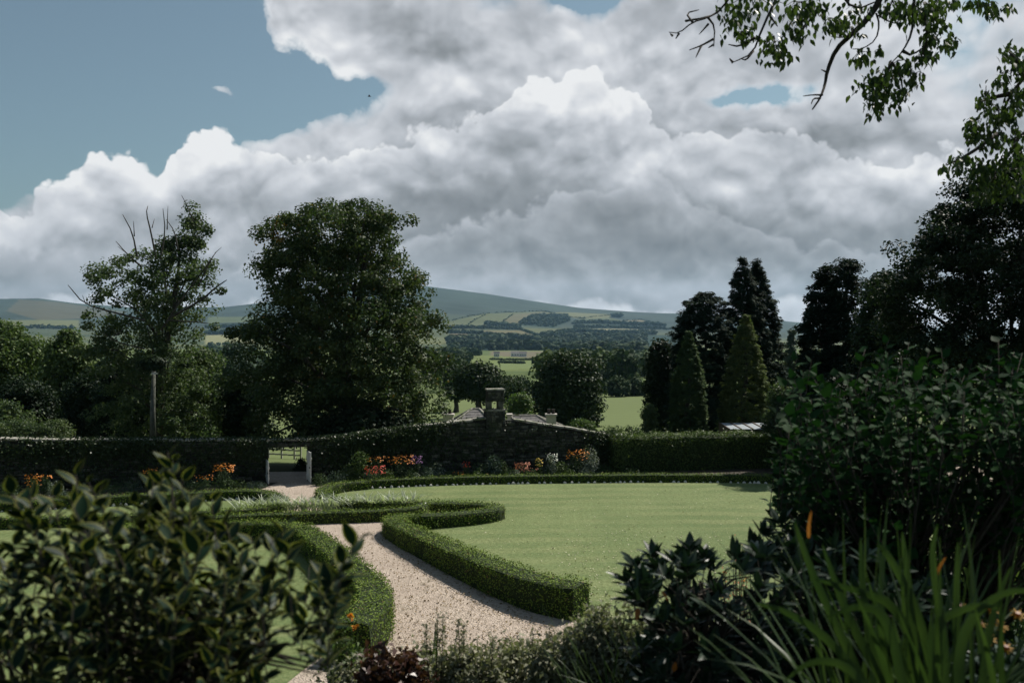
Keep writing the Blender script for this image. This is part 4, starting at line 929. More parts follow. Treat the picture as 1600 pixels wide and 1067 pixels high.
# ------------------------------------------------------------------ hedges
def hedge(name, label, pts, h0, h1, w0, w1, m='box', dens=420, leaf=.055, at='top', group=None, wob=.02, core='boxcore'):
    """pts are photo pixels on the middle of the hedge top (or world xy)"""
    n = len(pts); W = []
    for i, (a, b) in enumerate(pts):
        k = i / (n - 1); hh = h0 + (h1 - h0) * k
        W.append(gpx(a, b, hh) if at == 'top' else Vector((a, b, 0)))
        W[-1].z = 0
    L = smooth_line(W, 3)
    # resample
    ds = [0]
    for a, b in zip(L[:-1], L[1:]): ds.append(ds[-1] + (b - a).length)
    tot = ds[-1]; ns = max(6, int(tot / .35)); S = np.linspace(0, tot, ns + 1)
    PX_ = np.interp(S, ds, [p.x for p in L]); PY_ = np.interp(S, ds, [p.y for p in L])
    tx = np.gradient(PX_); ty = np.gradient(PY_); q = np.hypot(tx, ty); tx /= q; ty /= q; nx, ny = -ty, tx
    t = thing(name, label, 'hedge', (float(PX_[ns // 2]), float(PY_[ns // 2]), 0), group)
    # cross section, from left foot over the top to the right foot
    def sec(u):     # u in 0..1 -> (across in half widths, height fraction, normal)
        pass
    cs = [(-1, 0), (-1.02, .35), (-1.0, .8), (-.9, .97), (-.6, 1.0), (0, 1.01), (.6, 1.0), (.9, .97), (1.0, .8), (1.02, .35), (1, 0)]
    kk = S / tot; hh = h0 + (h1 - h0) * kk; ww = (w0 + (w1 - w0) * kk) / 2
    V = []
    for i in range(ns + 1):
        for (a, z) in cs:
            j = 1 + random.uniform(-wob, wob) * 1.5
            V.append((PX_[i] + nx[i] * a * ww[i] * .93 * j, PY_[i] + ny[i] * a * ww[i] * .93 * j, hh[i] * z * (.95 + random.uniform(-wob, wob))))
    m_ = len(cs); Fc = [(i * m_ + k, i * m_ + k + 1, (i + 1) * m_ + k + 1, (i + 1) * m_ + k) for i in range(ns) for k in range(m_ - 1)]
    me = bpy.data.meshes.new('hedge_body'); off = t.location
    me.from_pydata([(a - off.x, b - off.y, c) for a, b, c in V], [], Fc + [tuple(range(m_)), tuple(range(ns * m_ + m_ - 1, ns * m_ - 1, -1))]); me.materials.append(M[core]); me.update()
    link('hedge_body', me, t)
    # leaves over the surface
    csa = np.array(cs, float); per_m = (h0 + h1) + (w0 + w1) / 2; N = int(tot * per_m * dens)
    s = rng.uniform(0, tot, N); P0 = np.interp(s, S, PX_); P1 = np.interp(s, S, PY_); NX = np.interp(s, S, nx); NY = np.interp(s, S, ny)
    Hh = np.interp(s, S, hh); Wh = np.interp(s, S, ww)
    # perimeter parameter
    peri = rng.uniform(0, 1, N) * (2 * Hh + 2 * Wh)
    lf = peri < Hh; rt = peri > Hh + 2 * Wh; tp = ~(lf | rt)
    a = np.where(lf, -1, np.where(rt, 1, (peri - Hh) / Wh - 1)); z = np.where(lf, peri, np.where(rt, peri - Hh - 2 * Wh, Hh))
    
    bul = 1 + .035 * np.sin(s * 2.3 + 1) + .03 * np.sin(s * 5.1) + .02 * np.sin(s * 11 + z * 9); top = 1 + .03 * np.sin(s * 3.1) + .02 * np.sin(s * 7.7 + a * 2)
    jit = rng.normal(0, .018 + leaf * .25, (N, 3))
    stray = np.where(rng.uniform(0, 1, N) < .05, rng.exponential(.05, N), 0) * (leaf / .05)
    P = np.stack([P0 + NX * (a * Wh * bul + np.where(tp, 0, a * stray)), P1 + NY * (a * Wh * bul + np.where(tp, 0, a * stray)), z * top + np.where(tp, stray, 0)], 1) + jit
    Nn = np.stack([np.where(tp, 0, NX * a), np.where(tp, 0, NY * a), np.where(tp, 1., .1)], 1) + rng.normal(0, .42, (N, 3))
    ends = []
    for i, sg in ((0, -1), (ns, 1)):
        k = int(ww[i] * 2 * hh[i] * dens * 1.1); aa = rng.uniform(-1, 1, k); zz = rng.uniform(0, 1, k) * hh[i]
        ends.append((np.stack([PX_[i] + nx[i] * aa * ww[i] + tx[i] * sg * .03, PY_[i] + ny[i] * aa * ww[i] + ty[i] * sg * .03, zz], 1) + rng.normal(0, .025, (k, 3)), np.tile([tx[i] * sg, ty[i] * sg, .3], (k, 1)) + rng.normal(0, .5, (k, 3))))
    P = np.concatenate([P] + [e[0] for e in ends]); Nn = np.concatenate([Nn] + [e[1] for e in ends]); P[:, 2] = np.maximum(P[:, 2], .02)
    Vv, Ff = leaf_quads(P, Nn, leaf, .75); foliage_obj('foliage', Vv, Ff, M[m], t)
    return L
GB = 'clipped box hedges of the parterre'
A1 = [(908, 911), (851, 905), (778, 881), (708, 852), (652, 827), (616, 811), (616, 804), (650, 803)]
hedge('box_hedge', 'long clipped box hedge along the right side of the gravel path, nearest end cut square', A1, .80, .50, .86, .78, group=GB, dens=620, leaf=.05)
hedge('box_hedge', 'box hedge curling in a narrow loop at the left end of the big lawn', [(655, 803), (700, 801), (755, 797), (778, 793), (770, 788), (735, 785), (640, 784)], .47, .34, .75, .6, group=GB)
hedge('box_hedge', 'box hedge turning the left corner of the big lawn beside the doorway path', [(636, 784), (545, 783), (520, 778), (500, 766), (506, 760), (540, 753), (575, 750)], .36, .36, .6, .5, group=GB)
far_line = hedge('box_hedge', 'low box hedge running along the far edge of the big lawn below the flower border', [(580, 749.5), (700, 744), (900, 741), (1100, 740), (1250, 743), (1420, 750), (1600, 765)], .34, .34, .5, .5, group=GB, dens=380)
hedge('box_hedge', 'straight box hedge in front of the strap leaved plants', [(318, 806), (400, 802), (500, 799), (600, 796), (664, 790), (655, 785)], .38, .40, .6, .5, group=GB)
hedge('box_hedge', 'clipped box hedge along the left side of the gravel path, bulging at its near end', [(180, 822), (310, 817), (420, 815), (470, 819), (500, 840), (536, 868), (572, 902), (589, 925), (574, 955), (550, 970)], .45, .85, .72, .86, group=GB, dens=620, leaf=.05)
left_line = hedge('box_hedge', 'low box hedge along the far edge of the left lawn, ending at the doorway path', [(-500, 802), (-200, 792), (0, 784), (130, 777), (345, 766), (405, 764), (428, 770), (440, 782)], .34, .36, .5, .65, group=GB, dens=380)
hedge('box_hedge', 'box hedge along the near edge of the left lawn, behind the strap leaved plants', [(434, 787), (400, 793), (340, 797), (250, 801), (100, 806), (-300, 818)], .34, .36, .5, .5, group=GB)
def wpt(p, off=0): Y = wallY(p); return ((p - 800) / F * Y, Y + off)
hedge('tall_hedge', 'tall dense clipped hedge with sunlit top, right of the stone wall', [wpt(952, -.1), wpt(1050, -.1), wpt(1150, -.2), wpt(1250, -.4), wpt(1500, -.8)], 1.66, 1.7, 1.3, 1.3, m='hedge', at='xy', dens=300, leaf=.09, wob=.03)
# pale lumps added at the hedge feet in place of lit gravel between stems
es = noise_mat('lit_gravel', (.50, .47, .43), (.66, .62, .58), 9, bump=.4)
def pebble(seed):
    random.seed(seed); vs = []; 
    for k in range(6): a = k * math.pi / 3; vs.append((math.cos(a) * .5 * random.uniform(.8, 1.1), math.sin(a) * .5 * random.uniform(.8, 1.1), 0))
    for k in range(6): a = k * math.pi / 3; vs.append((math.cos(a) * .38 * random.uniform(.7, 1.1), math.sin(a) * .38 * random.uniform(.8, 1.1), .55 + random.uniform(-.1, .1)))
    vs.append((random.uniform(-.1, .1), 0, .95)); fs = [(k, (k + 1) % 6, 6 + (k + 1) % 6, 6 + k) for k in range(6)] + [(6 + k, 6 + (k + 1) % 6, 12) for k in range(6)]
    me = bpy.data.meshes.new('lit_gravel_lump'); me.from_pydata(vs, [], fs); me.materials.append(es); me.update(); return me
peb = [pebble(k) for k in range(5)]; random.seed(5)
def gravel_lumps(line, off, label, grp, x0, x1):
    acc = 0
    for a, b in zip(line[:-1], line[1:]):
        n = b - a; L = n.length; t = n / L; nn = Vector((-t.y, t.x, 0)); 
        while acc < L:
            p = a + t * acc; P = 800 + F * p.x / p.y
            if x0 < P < x1 and random.random() < .9:
                w = p + nn * off; o = link('lit_gravel_lump', random.choice(peb), loc=(w.x, w.y, .014)); s = random.uniform(.09, .17); o.scale = (s * 1.2, s, s * random.uniform(.5, .8)); o.rotation_euler.z = random.uniform(0, 6.28)
                tag(o, label, 'stone', grp)
            acc += random.uniform(.17, .34)
        acc -= L
gravel_lumps(far_line, -.31, 'small pale lump in place of lit gravel under the far lawn hedge', 'lit gravel lumps along the far lawn hedge', 540, 1260)
gravel_lumps(left_line, -.31, 'small pale lump in place of lit gravel under the left lawn hedge', 'lit gravel lumps along the left lawn hedge', -20, 410)

# ------------------------------------------------------------------ border planting
def strap_leaf_verts(base, direction, L, w, droop, segs=5, up=Vector((0, 0, 1))):
    """a curved tapering blade as list of left/right points"""
    d = Vector(direction).normalized(); p = Vector(base); pts = []
    side = d.cross(up); side = side.normalized() if side.length > 1e-3 else Vector((1, 0, 0))
    for i in range(segs + 1):
        k = i / segs; ww = w * (min(1, .45 + 2.2 * k) if k < .3 else (1 - ((k - .3) / .7) ** 1.8)) * .5 + .0008
        fold = d.cross(side) * ww * .5
        pts.append((p - side * ww + fold, p + Vector((0, 0, 0)), p + side * ww + fold))
        p = p + d * (L / segs); d = (d + Vector((0, 0, -droop / segs))).normalized()
    return pts
def add_blade(mb, *a, **k):
    pts = strap_leaf_verts(*a, **k); vs = [q for t in pts for q in t]
    mb.add(vs, [(i * 3 + j, i * 3 + j + 1, i * 3 + j + 4, i * 3 + j + 3) for i in range(len(pts) - 1) for j in range(2)])
def border_plant(label, p, qb, w, h, leafm, flow=None, nl=420, nf=60, ls=.075, fs=.075, fy=(.65, 1.0), d=None, shape='mound', cat='plant', group=None, lean=0):
    d = d if d else 42.0; s = d / F; x = (p - 800) * s; zb = 0; W = w * s / 2; Hh = h * s
    if d > 41: zb = max(0.0, H - (qb - HY) * s) * .0
    # the photo shows plant tops; height is measured from the ground
    t = thing('flowering_plant' if flow else 'border_plant', label, cat, (x, d, 0), group)
    mb = MB()
    for k in range(9):
        a = random.uniform(0, 6.28); r = random.uniform(.2, .9) * W; mb.tube([(x, d, 0), (x + math.cos(a) * r * .5, d + math.sin(a) * r * .4, Hh * .5), (x + math.cos(a) * r + lean * W, d + math.sin(a) * r * .7, Hh * .9)], [.012, .009, .005], 4)
    mb.build('stem', M['plant'], t)
    v = rand_unit(nl); v[:, 2] = np.abs(v[:, 2]); q = rng.uniform(.35, 1, (nl, 1))
    P = np.array([x, d, 0]) + v * q * np.array([W, W * .8, Hh * .95])
    P[:, 0] += lean * W * P[:, 2] / Hh
    V, Fc = leaf_quads(P, v * .6 + rng.normal(0, .6, (nl, 3)) + np.array([0, 0, .4]), ls, .5); foliage_obj('foliage', V, Fc, M[leafm], t)
    if flow:
        v = rand_unit(nf * 3); v = v[(v[:, 2] > 0)][:nf]; nn = len(v); zf = rng.uniform(fy[0], fy[1], (nn, 1))
        P = np.array([x, d, 0]) + np.concatenate([v[:, :2] * np.array([W * .95, W * .8]), zf * Hh], 1); P[:, 0] += lean * W * P[:, 2] / Hh
        V, Fc = leaf_quads(P, v + np.array([0, -.8, .8]) + rng.normal(0, .3, (nn, 3)), fs, .95); foliage_obj('flower_head', V, Fc, M[flow], t)
    return t
def bp(label, p, qtop, w, leafm, flow=None, d=None, **k):
    d = wallY(p) - (1.7 if d else .95) - (.4 if qtop > 725 else 0)
    s = d / F; base_q = HY + H / s; return border_plant(label, p, base_q, w, base_q - qtop, leafm, flow, d=d, **k)
bp('yellowish green small shrub right of the doorway, against the wall', 563, 696, 44, 'fresh', nl=900, ls=.11)
bp('orange flowers behind the red ones at the left of the border', 588, 714, 34, 'plant', 'orange', fy=(.85, 1.02), nf=40)
bp('bright red flowers low in the border beside the yellowish shrub', 586, 727, 34, 'plant', 'red', d=41.8, fy=(.6, 1), nf=70)
bp('broad mass of orange flowers in the middle of the left border', 627, 713, 44, 'plant', 'orange', fy=(.7, 1.05), nf=120, nl=700)
bp('purple flowering plant right of the orange mass', 651, 714, 20, 'plant', 'purple', fy=(.7, 1.05), nf=70)
bp('grey green rounded plant right of the purple flowers', 683, 720, 34, 'silver')
bp('pinkish red flower spikes left of the stone turret', 729, 724, 14, 'fresh', 'red', fy=(.75, 1.1), nf=26)
bp('small dull orange flowers beside the red spikes', 716, 735, 18, 'fresh', 'orange', nf=22, fs=.05)
bp('tall leafy green plant below the stone turret', 770, 707, 34, 'blue_leaf', nl=700, ls=.12)
bp('broad dark green plant left of the tall leafy one', 750, 720, 36, 'plant', nl=600, ls=.11)
bp('coral flowering mound in the middle of the border', 816, 722, 26, 'plant', 'coral', fy=(.45, 1.0), nf=170, fs=.06)
bp('yellow flower spike right of the coral mound', 842, 717, 13, 'fresh', 'yellow', fy=(.6, 1.05), nf=34)
bp('fine grassy green plant left of the leaning orange flowers', 876, 718, 34, 'fresh', nl=500, ls=.09)
bp('leaning orange flower sprays at the right of the border', 898, 707, 36, 'plant', 'orange', fy=(.7, 1.1), nf=90, lean=.3)
bp('silvery white shrub against the wall at the right end of the border', 922, 691, 34, 'silver', nl=900, ls=.09)
bp('silvery low plant under the leaning orange flowers', 912, 727, 22, 'silver', nl=300)
bp('dark green plant at the right end of the border', 940, 722, 40, 'plant', nl=500)
bp('low green plants below the tall hedge', 985, 730, 40, 'plant', nl=400)
bp('low blue green plants right of the doorway', 525, 732, 50, 'blue_leaf', nl=700, ls=.06)
bp('dark green clump between the doorway and the yellowish shrub', 545, 722, 36, 'plant', nl=450)
bp('orange flowers half hidden by the near shrub, left border', 235, 733, 22, 'plant', 'orange', fy=(.8, 1.05), nf=36)
bp('spray of orange flowers against the wall left of the doorway', 345, 727, 34, 'plant', 'orange', fy=(.75, 1.05), nf=80, lean=.3)
bp('scattered orange flowers low beside the left spray', 318, 742, 30, 'plant', 'orange', nf=30, fs=.06)
bp('orange flowers near the left edge of the border', 52, 743, 26, 'plant', 'orange', fy=(.5, 1.05), nf=70)
bp('few orange flowers right of the left edge clump', 72, 741, 18, 'plant', 'orange', nf=18, fy=(.8, 1.))
bp('grey green rounded mound near the left edge', 86, 749, 38, 'silver', nl=600, ls=.06)
bp('low grey green mound in front, left border', 98, 766, 30, 'blue_leaf', d=41.2, nl=300, ls=.06)
bp('broad dark plant at the left edge', 15, 752, 50, 'plant', nl=500)
bp('green plant left of the doorway spray', 300, 748, 40, 'plant', nl=450)
bp('pale feathery plant left of the doorway', 372, 747, 34, 'fresh', nl=300, ls=.06)
bp('blue green low plants beside the left door leaf', 400, 750, 40, 'blue_leaf', nl=600, ls=.06)
bp('dark plant in the left border behind the near shrub', 170, 752, 60, 'plant', nl=600)
bp('dark green filler plant below the gable, left part', 704, 733, 34, 'plant', nl=400)
bp('dark green filler plant below the gable, right part', 797, 728, 26, 'plant', nl=300)
bp('reddish tinted plant left of the yellow spike', 832, 731, 20, 'plant', 'coral', nl=260, nf=16, fs=.04)
bp('dark plant between the yellow spike and the grassy one', 857, 724, 24, 'plant', nl=300)

for (p, q, w, mm, fl, lb) in ((606, 728, 26, 'fresh', None, 'bright green leafy plant between the red and the orange flowers'), (642, 730, 22, 'plant', None, 'green plant under the purple flowers'), (668, 726, 22, 'blue_leaf', None, 'bluish plant between the purple flowers and the grey green plant'),
    (785, 716, 22, 'fresh', None, 'fresh green plant just right of the tall leafy one'), (805, 732, 20, 'silver', None, 'small silvery plant left of the coral mound'), (862, 708, 20, 'silver', 'white', 'pale airy plant with whitish flowers behind the grassy plant'), (890, 732, 26, 'fresh', None, 'fresh green mound under the leaning orange sprays'),
    (650, 737, 18, 'silver', None, 'low silvery tuft in front of the purple flowers'), (575, 734, 20, 'blue_leaf', None, 'bluish low plant below the yellowish shrub'), (745, 734, 26, 'fresh', None, 'low fresh green plant left of the stone turret foot'), (130, 754, 40, 'fresh', None, 'green plant right of the grey mound, left border'),
    (205, 748, 40, 'blue_leaf', None, 'bluish plant in the left border behind the near shrub'), (268, 752, 34, 'silver', None, 'silvery plant in the left border between two orange flowers'), (355, 746, 30, 'plant', None, 'green plant below the orange spray left of the doorway'), (500, 737, 30, 'plant', None, 'dark green plant just right of the doorway')):
    bp(lb, p, q, w, mm, fl, nl=480, ls=.075)
ORD = ['first', 'second', 'third', 'fourth', 'fifth', 'sixth', 'seventh', 'eighth', 'ninth', 'tenth', 'eleventh', 'twelfth', 'thirteenth', 'fourteenth', 'fifteenth', 'sixteenth', 'seventeenth']
# strap-leaved bed (each clump a plant)
k = 0
for i in range(17):
    p = 385 + i * 16.2; q = 793 - i * .35
    b = gpx(p, q + 9, 0); t = thing('strap_leaved_plant', ORD[i] + ' clump of pale strap leaves from the left in the narrow bed', 'plant', (b.x, b.y, 0), 'strap leaved plants in the narrow bed')
    mb = MB()
    for j in range(30):
        a = random.uniform(0, 6.28); add_blade(mb, (b.x + random.uniform(-.25, .25), b.y + random.uniform(-.18, .18), .02), (math.cos(a) * .75, math.sin(a) * .6, 1.1), random.uniform(.65, 1.0), .055, random.uniform(.6, 1.5), segs=4)
    mb.build('leaf', M['straplight'], t, kind='stuff')
tb = gpx(660, 797, .2)
bpw = border_plant('small white flowers at the right end of the narrow bed', 661, 800, 12, 18, 'plant', 'white', d=tb.y + .3, nl=120, nf=40, fs=.05)

# fallen leaves on path and lawn
def litter(name, label, poly, n, m, size):
    xs = [p[0] for p in poly]; ys = [p[1] for p in poly]; X = rng.uniform(min(xs), max(xs), n * 4); Yv = rng.uniform(min(ys), max(ys), n * 4)
    ok = in_poly(X, Yv, poly); X = X[ok][:n]; Yv = Yv[ok][:n]
    P = np.array([gpx(a, b)[:] for a, b in zip(X, Yv)]); P[:, 2] = .022 + rng.uniform(0, .012, len(P))
    V, Fc = leaf_quads(P, np.array([0, 0, 1.]) + rng.normal(0, .35, (len(P), 3)), size, .7)
    o = link(name, np_mesh(name, V, Fc, m), kind='stuff'); tag(o, label, 'leaves')
M['deadleaf'] = leaf_mat('dry_leaf', (.12, .08, .035), (.26, .19, .09), .7, .1, .2, 30)
M['paleleaf'] = leaf_mat('pale_dry_leaf', (.32, .32, .18), (.55, .52, .36), .6, .1, .3, 30)
litter('fallen_leaves', 'scattered dry brown leaves on the gravel path', [(520, 830), (600, 830), (830, 960), (900, 1000), (1000, 1060), (560, 1060), (615, 930)], 2600, M['deadleaf'], .06)
litter('fallen_leaves', 'pale fallen leaves scattered on the near part of the big lawn', [(840, 860), (1000, 820), (1200, 850), (1150, 1000), (920, 960), (915, 900)], 1100, M['paleleaf'], .06)
litter('fallen_leaves', 'sparse fallen leaves over the whole big lawn', [(640, 820), (800, 770), (1200, 760), (1200, 900), (920, 900)], 700, M['paleleaf'], .05)

# ------------------------------------------------------------------ foreground
def leaf_mesh(name, m, L=1.0, w=.5, fold=.12, border=None, n=4, heart=False, curve=.1):
    """leaf lying in XY with its base at the origin, tip at +X"""
    outl = []
    for i in range(n + 1):
        k = i / n; ww = math.sin(math.pi * (k ** (.75 if not heart else .55))) * w * .5 if 0 < k < 1 else 0.0
        outl.append((k, ww))
    vs = []; 
    for k, ww in outl: vs.append((k * L, 0, -curve * k * k))
    def rowv(s, f): return [(k * L, s * ww * f, abs(ww) * f * fold * 2 - curve * k * k) for k, ww in outl[1:-1]]
    fs = []; mi = []
    f_in = .72 if border is not None else 1
    for s in (1, -1):
        b = len(vs); vs += rowv(s, f_in); r = [0] + [b + i for i in range(n - 1)] + [n]
        for i in range(n):
            q = [i, i + 1, r[i + 1], r[i]] if s > 0 else [r[i], r[i + 1], i + 1, i]
            qq = []; [qq.append(z) for z in q if z not in qq]; fs.append(tuple(qq)); mi.append(0)
        if border is not None:
            b2 = len(vs); vs += rowv(s, 1.0); r2 = [0] + [b2 + i for i in range(n - 1)] + [n]
            for i in range(n):
                q = [r[i], r[i + 1], r2[i + 1], r2[i]] if s > 0 else [r2[i], r2[i + 1], r[i + 1], r[i]]
                qq = []; [qq.append(z) for z in q if z not in qq]
                if len(qq) > 2: fs.append(tuple(qq)); mi.append(1)
    me = bpy.data.meshes.new(name); me.from_pydata(vs, [], fs); me.materials.append(m)
    if border is not None: me.materials.append(border)
    for p, i in zip(me.polygons, mi): p.material_index = i; p.use_smooth = True
    me.update(); return me
def leaves_on(t, mats4, meshes, nparts=300, stuff='foliage', camdist=True):
    """mats4: list of world matrices; nearest nparts become leaf objects, the rest one joined part"""
    order = sorted(range(len(mats4)), key=lambda i: (mats4[i].translation - cam.location).length - mats4[i].to_scale()[0] * 3)
    Lo = Matrix.Translation(-t.location); pick = set(order[:nparts])
    data = []
    for me in meshes:
        data.append((np.array([v.co[:] for v in me.vertices]), [tuple(p.vertices) for p in me.polygons], [p.material_index for p in me.polygons]))
    V = []; F3 = []; F4 = []; m3 = []; m4 = []; b = 0
    for i, mx in enumerate(mats4):
        k = random.randrange(len(meshes))
        if i in pick:
            o = link('leaf', meshes[k], t); o.matrix_local = Lo @ mx
        else:
            co, fs, mi = data[k]; A = np.array(Lo @ mx); V.append(co @ A[:3, :3].T + A[:3, 3])
            for f, q in zip(fs, mi): 
                (F3 if len(f) == 3 else F4).append([z + b for z in f]); (m3 if len(f) == 3 else m4).append(q)
            b += len(co)
    if V:
        me = np_mesh(stuff, np.concatenate(V), [np.array(x) for x in (F3, F4) if x], list(meshes[0].materials), m3 + m4, smooth=True)
        link(stuff, me, t, kind='stuff')
def leaf_matrix(p, direction, size, roll=None):
    d = Vector(direction).normalized(); up = Vector((0, 0, 1)) if abs(d.z) < .9 else Vector((0, 1, 0))
    y = up.cross(d).normalized(); z = d.cross(y); m = Matrix((d, y, z)).transposed().to_4x4()
    return Matrix.Translation(p) @ m @ Matrix.Rotation(random.uniform(-.7, .7) if roll is None else roll, 4, 'X') @ Matrix.Diagonal((size, size, size, 1))
def poly_sample(poly):
    xs = [p[0] for p in poly]; ys = [p[1] for p in poly]
    while True:
        a, b = random.uniform(min(xs), max(xs)), random.uniform(min(ys), max(ys))
        if in_poly(np.array([a]), np.array([b]), poly)[0]: return a, b
def shrub(name, label, base_px, poly, n_twigs, dr, L, per, lsize, meshes, extra_tips=(), twig_len=.2, spread=.7, cat='bush', stem_r=.012, updir=.8, whorl=False, base_z=None, gap=None, droop=0):
    d0 = base_px[2]; bx = (base_px[0] - 800) / F * d0; bz = gz(bx, d0) if base_z is None else base_z
    t = thing(name, label, cat, (bx, d0, bz)); B = Vector((bx, d0, bz))
    tips = [(a, b, random.uniform(*dr)) for a, b in (poly_sample(poly) for _ in range(n_twigs))] + list(extra_tips)
    mainb = [Vector((bx + random.uniform(-.35, .35), d0 + random.uniform(-.3, .3), bz + random.uniform(.25, .6))) for _ in range(7)]
    mb = MB(); ms = []
    for mm in mainb: mb.tube([B + Vector((random.uniform(-.08, .08), random.uniform(-.08, .08), -.05)), mm], [stem_r * 2, stem_r * 1.5], 6)
    for (a, b, d) in tips:
        tip = px(a, b, d); root = min(mainb, key=lambda q: (q - tip).length)
        dirn = (tip - root); ax = (dirn.normalized() * .5 + Vector((random.uniform(-.4, .4), random.uniform(-.4, .4), updir))).normalized()
        st = tip - ax * twig_len; mid = root.lerp(st, .55) + Vector((random.uniform(-.05, .05), random.uniform(-.05, .05), .04))
        mb.tube([root, mid, st, tip], [stem_r, stem_r * .7, stem_r * .4, stem_r * .2], 5)
        for j in range(per):
            k = (j + .5) / per; 
            if whorl: k = .82 + .18 * k
            p = st.lerp(tip, k); an = j * 2.4 + random.uniform(-.4, .4); o = ax.orthogonal().normalized(); o2 = ax.cross(o)
            out = o * math.cos(an) + o2 * math.sin(an); dd = out * spread + ax * (.5 + .5 * (1 - spread) + .4 * (k > .85)) + Vector((0, 0, -droop))
            ms.append(leaf_matrix(p + out * .003, dd, lsize * random.uniform(.65, 1.15) * (1 if k < .9 else .8)))
    mb.build('branch', M['twig'], t, True, kind='stuff')
    leaves_on(t, ms, meshes); return t
M['glossy'] = leaf_mat('glossy_dark_leaf', (.005, .016, .010), (.014, .034, .016), .45, .06, .07, 6)
M['margin'] = leaf_mat('yellowish_leaf_margin', (.10, .115, .03), (.20, .19, .05), .5, .25, 0.12, 6)
M['lilac'] = leaf_mat('mid_green_leaf', (.007, .028, .011), (.028, .075, .018), .6, .16, .03, 4)
M['rhodo'] = leaf_mat('dark_glossy_leaf', (.009, .024, .015), (.024, .046, .025), .38, .1, 0.22, 5)
M['catmint'] = leaf_mat('grey_green_small_leaf', (.14, .15, .10), (.33, .32, .23), .7, .2, .2, 8)
M['maroon'] = leaf_mat('maroon_leaf', (.05, .022, .018), (.12, .055, .04), .4, .2, .4, 8)
M['blade'] = leaf_mat('green_blade', (.020, .042, .014), (.065, .100, .030), .42, .25, 0.2, 3)
M['rust'] = leaf_mat('rusty_leaf', (.30, .09, .02), (.42, .16, .04), .5, .35, .4, 8)
vm = [leaf_mesh('leaf', M['glossy'], 1, w, .15, M['margin'], 5, curve=c) for w, c in ((.52, .1), (.46, .18), (.58, .02))]
Lp = [(-60, 800), (20, 790), (60, 780), (110, 750), (140, 760), (190, 815), (225, 775), (250, 735), (290, 770), (320, 800), (360, 820), (395, 815), (440, 860), (500, 880), (550, 915), (500, 950), (430, 960), (400, 1000), (430, 1090), (-60, 1090)]
extra = [(262, 706, 2.75), (270, 712, 2.7), (255, 735, 2.75), (285, 745, 2.7), (240, 745, 2.8), (118, 735, 2.6), (135, 748, 2.6), (300, 765, 2.7), (228, 762, 2.75), (562, 835, 2.5), (548, 862, 2.5), (535, 885, 2.5), (445, 815, 2.6), (455, 850, 2.6), (425, 840, 2.65), (15, 765, 2.5), (45, 770, 2.5), (330, 775, 2.7), (500, 905, 2.6), (530, 925, 2.6), (512, 880, 2.6), (390, 830, 2.7), (350, 810, 2.7), (205, 780, 2.7), (150, 765, 2.65), (80, 770, 2.6)]
shrub('variegated_shrub', 'large out of focus shrub with dark leaves edged in yellow, in front at the left', (230, 1300, 2.9), Lp, 165, (2.25, 3.1), 0, 11, .070, vm, extra, twig_len=.27, spread=.8, stem_r=.006)
rm = [leaf_mesh('leaf', M['lilac'], 1, w, .1, None, 4, heart=True, curve=c) for w, c in ((.72, .15), (.66, .25), (.8, .05))]
Rp = [(1215, 640), (1235, 590), (1262, 560), (1300, 575), (1330, 560), (1380, 545), (1430, 530), (1480, 560), (1540, 560), (1600, 540), (1660, 560), (1660, 800), (1560, 810), (1470, 800), (1400, 830), (1330, 880), (1250, 870), (1215, 800), (1250, 760), (1225, 720), (1210, 700)]
shrub('broadleaf_shrub', 'big dark bush with heart shaped leaves filling the right side', (1420, 1200, 5.2), Rp, 560, (4.5, 6.2), 0, 12, .070, rm,
      [(1212, 690, 5), (1205, 720, 5), (1222, 745, 5), (1215, 780, 5), (1208, 805, 5), (1245, 560, 5.2), (1268, 562, 5.1), (1388, 532, 5.1), (1352, 545, 5.), (1470, 545, 5.), (1560, 530, 5.), (1230, 840, 4.9)], twig_len=.36, spread=.8, stem_r=.008, updir=.4, droop=.2)
hm = [leaf_mesh('leaf', M['rhodo'], 1, w, .12, None, 4, curve=c) for w, c in ((.34, .12), (.3, .2), (.38, .05))]
Hp = [(985, 930), (1000, 890), (1040, 875), (1080, 865), (1130, 890), (1180, 850), (1230, 830), (1300, 850), (1400, 880), (1500, 900), (1500, 1090), (1010, 1090), (1000, 1000), (985, 960)]
shrub('rhododendron', 'dark glossy whorl leaved bush in the lower right corner area', (1150, 1250, 4.3), Hp, 360, (3.8, 5.2), 0, 11, .10, hm,
      [(975, 905, 4.2), (992, 880, 4.2), (1020, 868, 4.2), (1050, 872, 4.1), (1078, 855, 4.2), (1100, 868, 4.2), (985, 930, 4.1), (1005, 945, 4.1), (1195, 832, 4.4), (1215, 815, 4.4), (1150, 870, 4.3)], twig_len=.14, spread=.9, whorl=True, stem_r=.006, updir=.6)
rl = thing('fallen_rusty_leaf', 'rusty orange leaf lying among the dark bush leaves near the bottom', 'leaf', px(1053, 1050, 3.9)) 
rl_mesh = leaf_mesh('blade', M['rust'], 1, .42)
o = link('blade', rl_mesh, rl); o.matrix_local = leaf_matrix(Vector((0, 0, 0)), (.1, -.2, 1), .05, 0)
for (a, b, lb) in ((1032, 922, 'rusty leaf hanging at the left of the dark glossy bush'), (997, 948, 'reddish leaf at the far left twig of the dark glossy bush')):
    o = link('rusty_leaf', rl_mesh); o.matrix_local = leaf_matrix(px(a, b, 4.05), (.5, 0, -.6) if a > 1010 else (-.1, 0, -1), .06, .4); tag(o, lb, 'leaf')

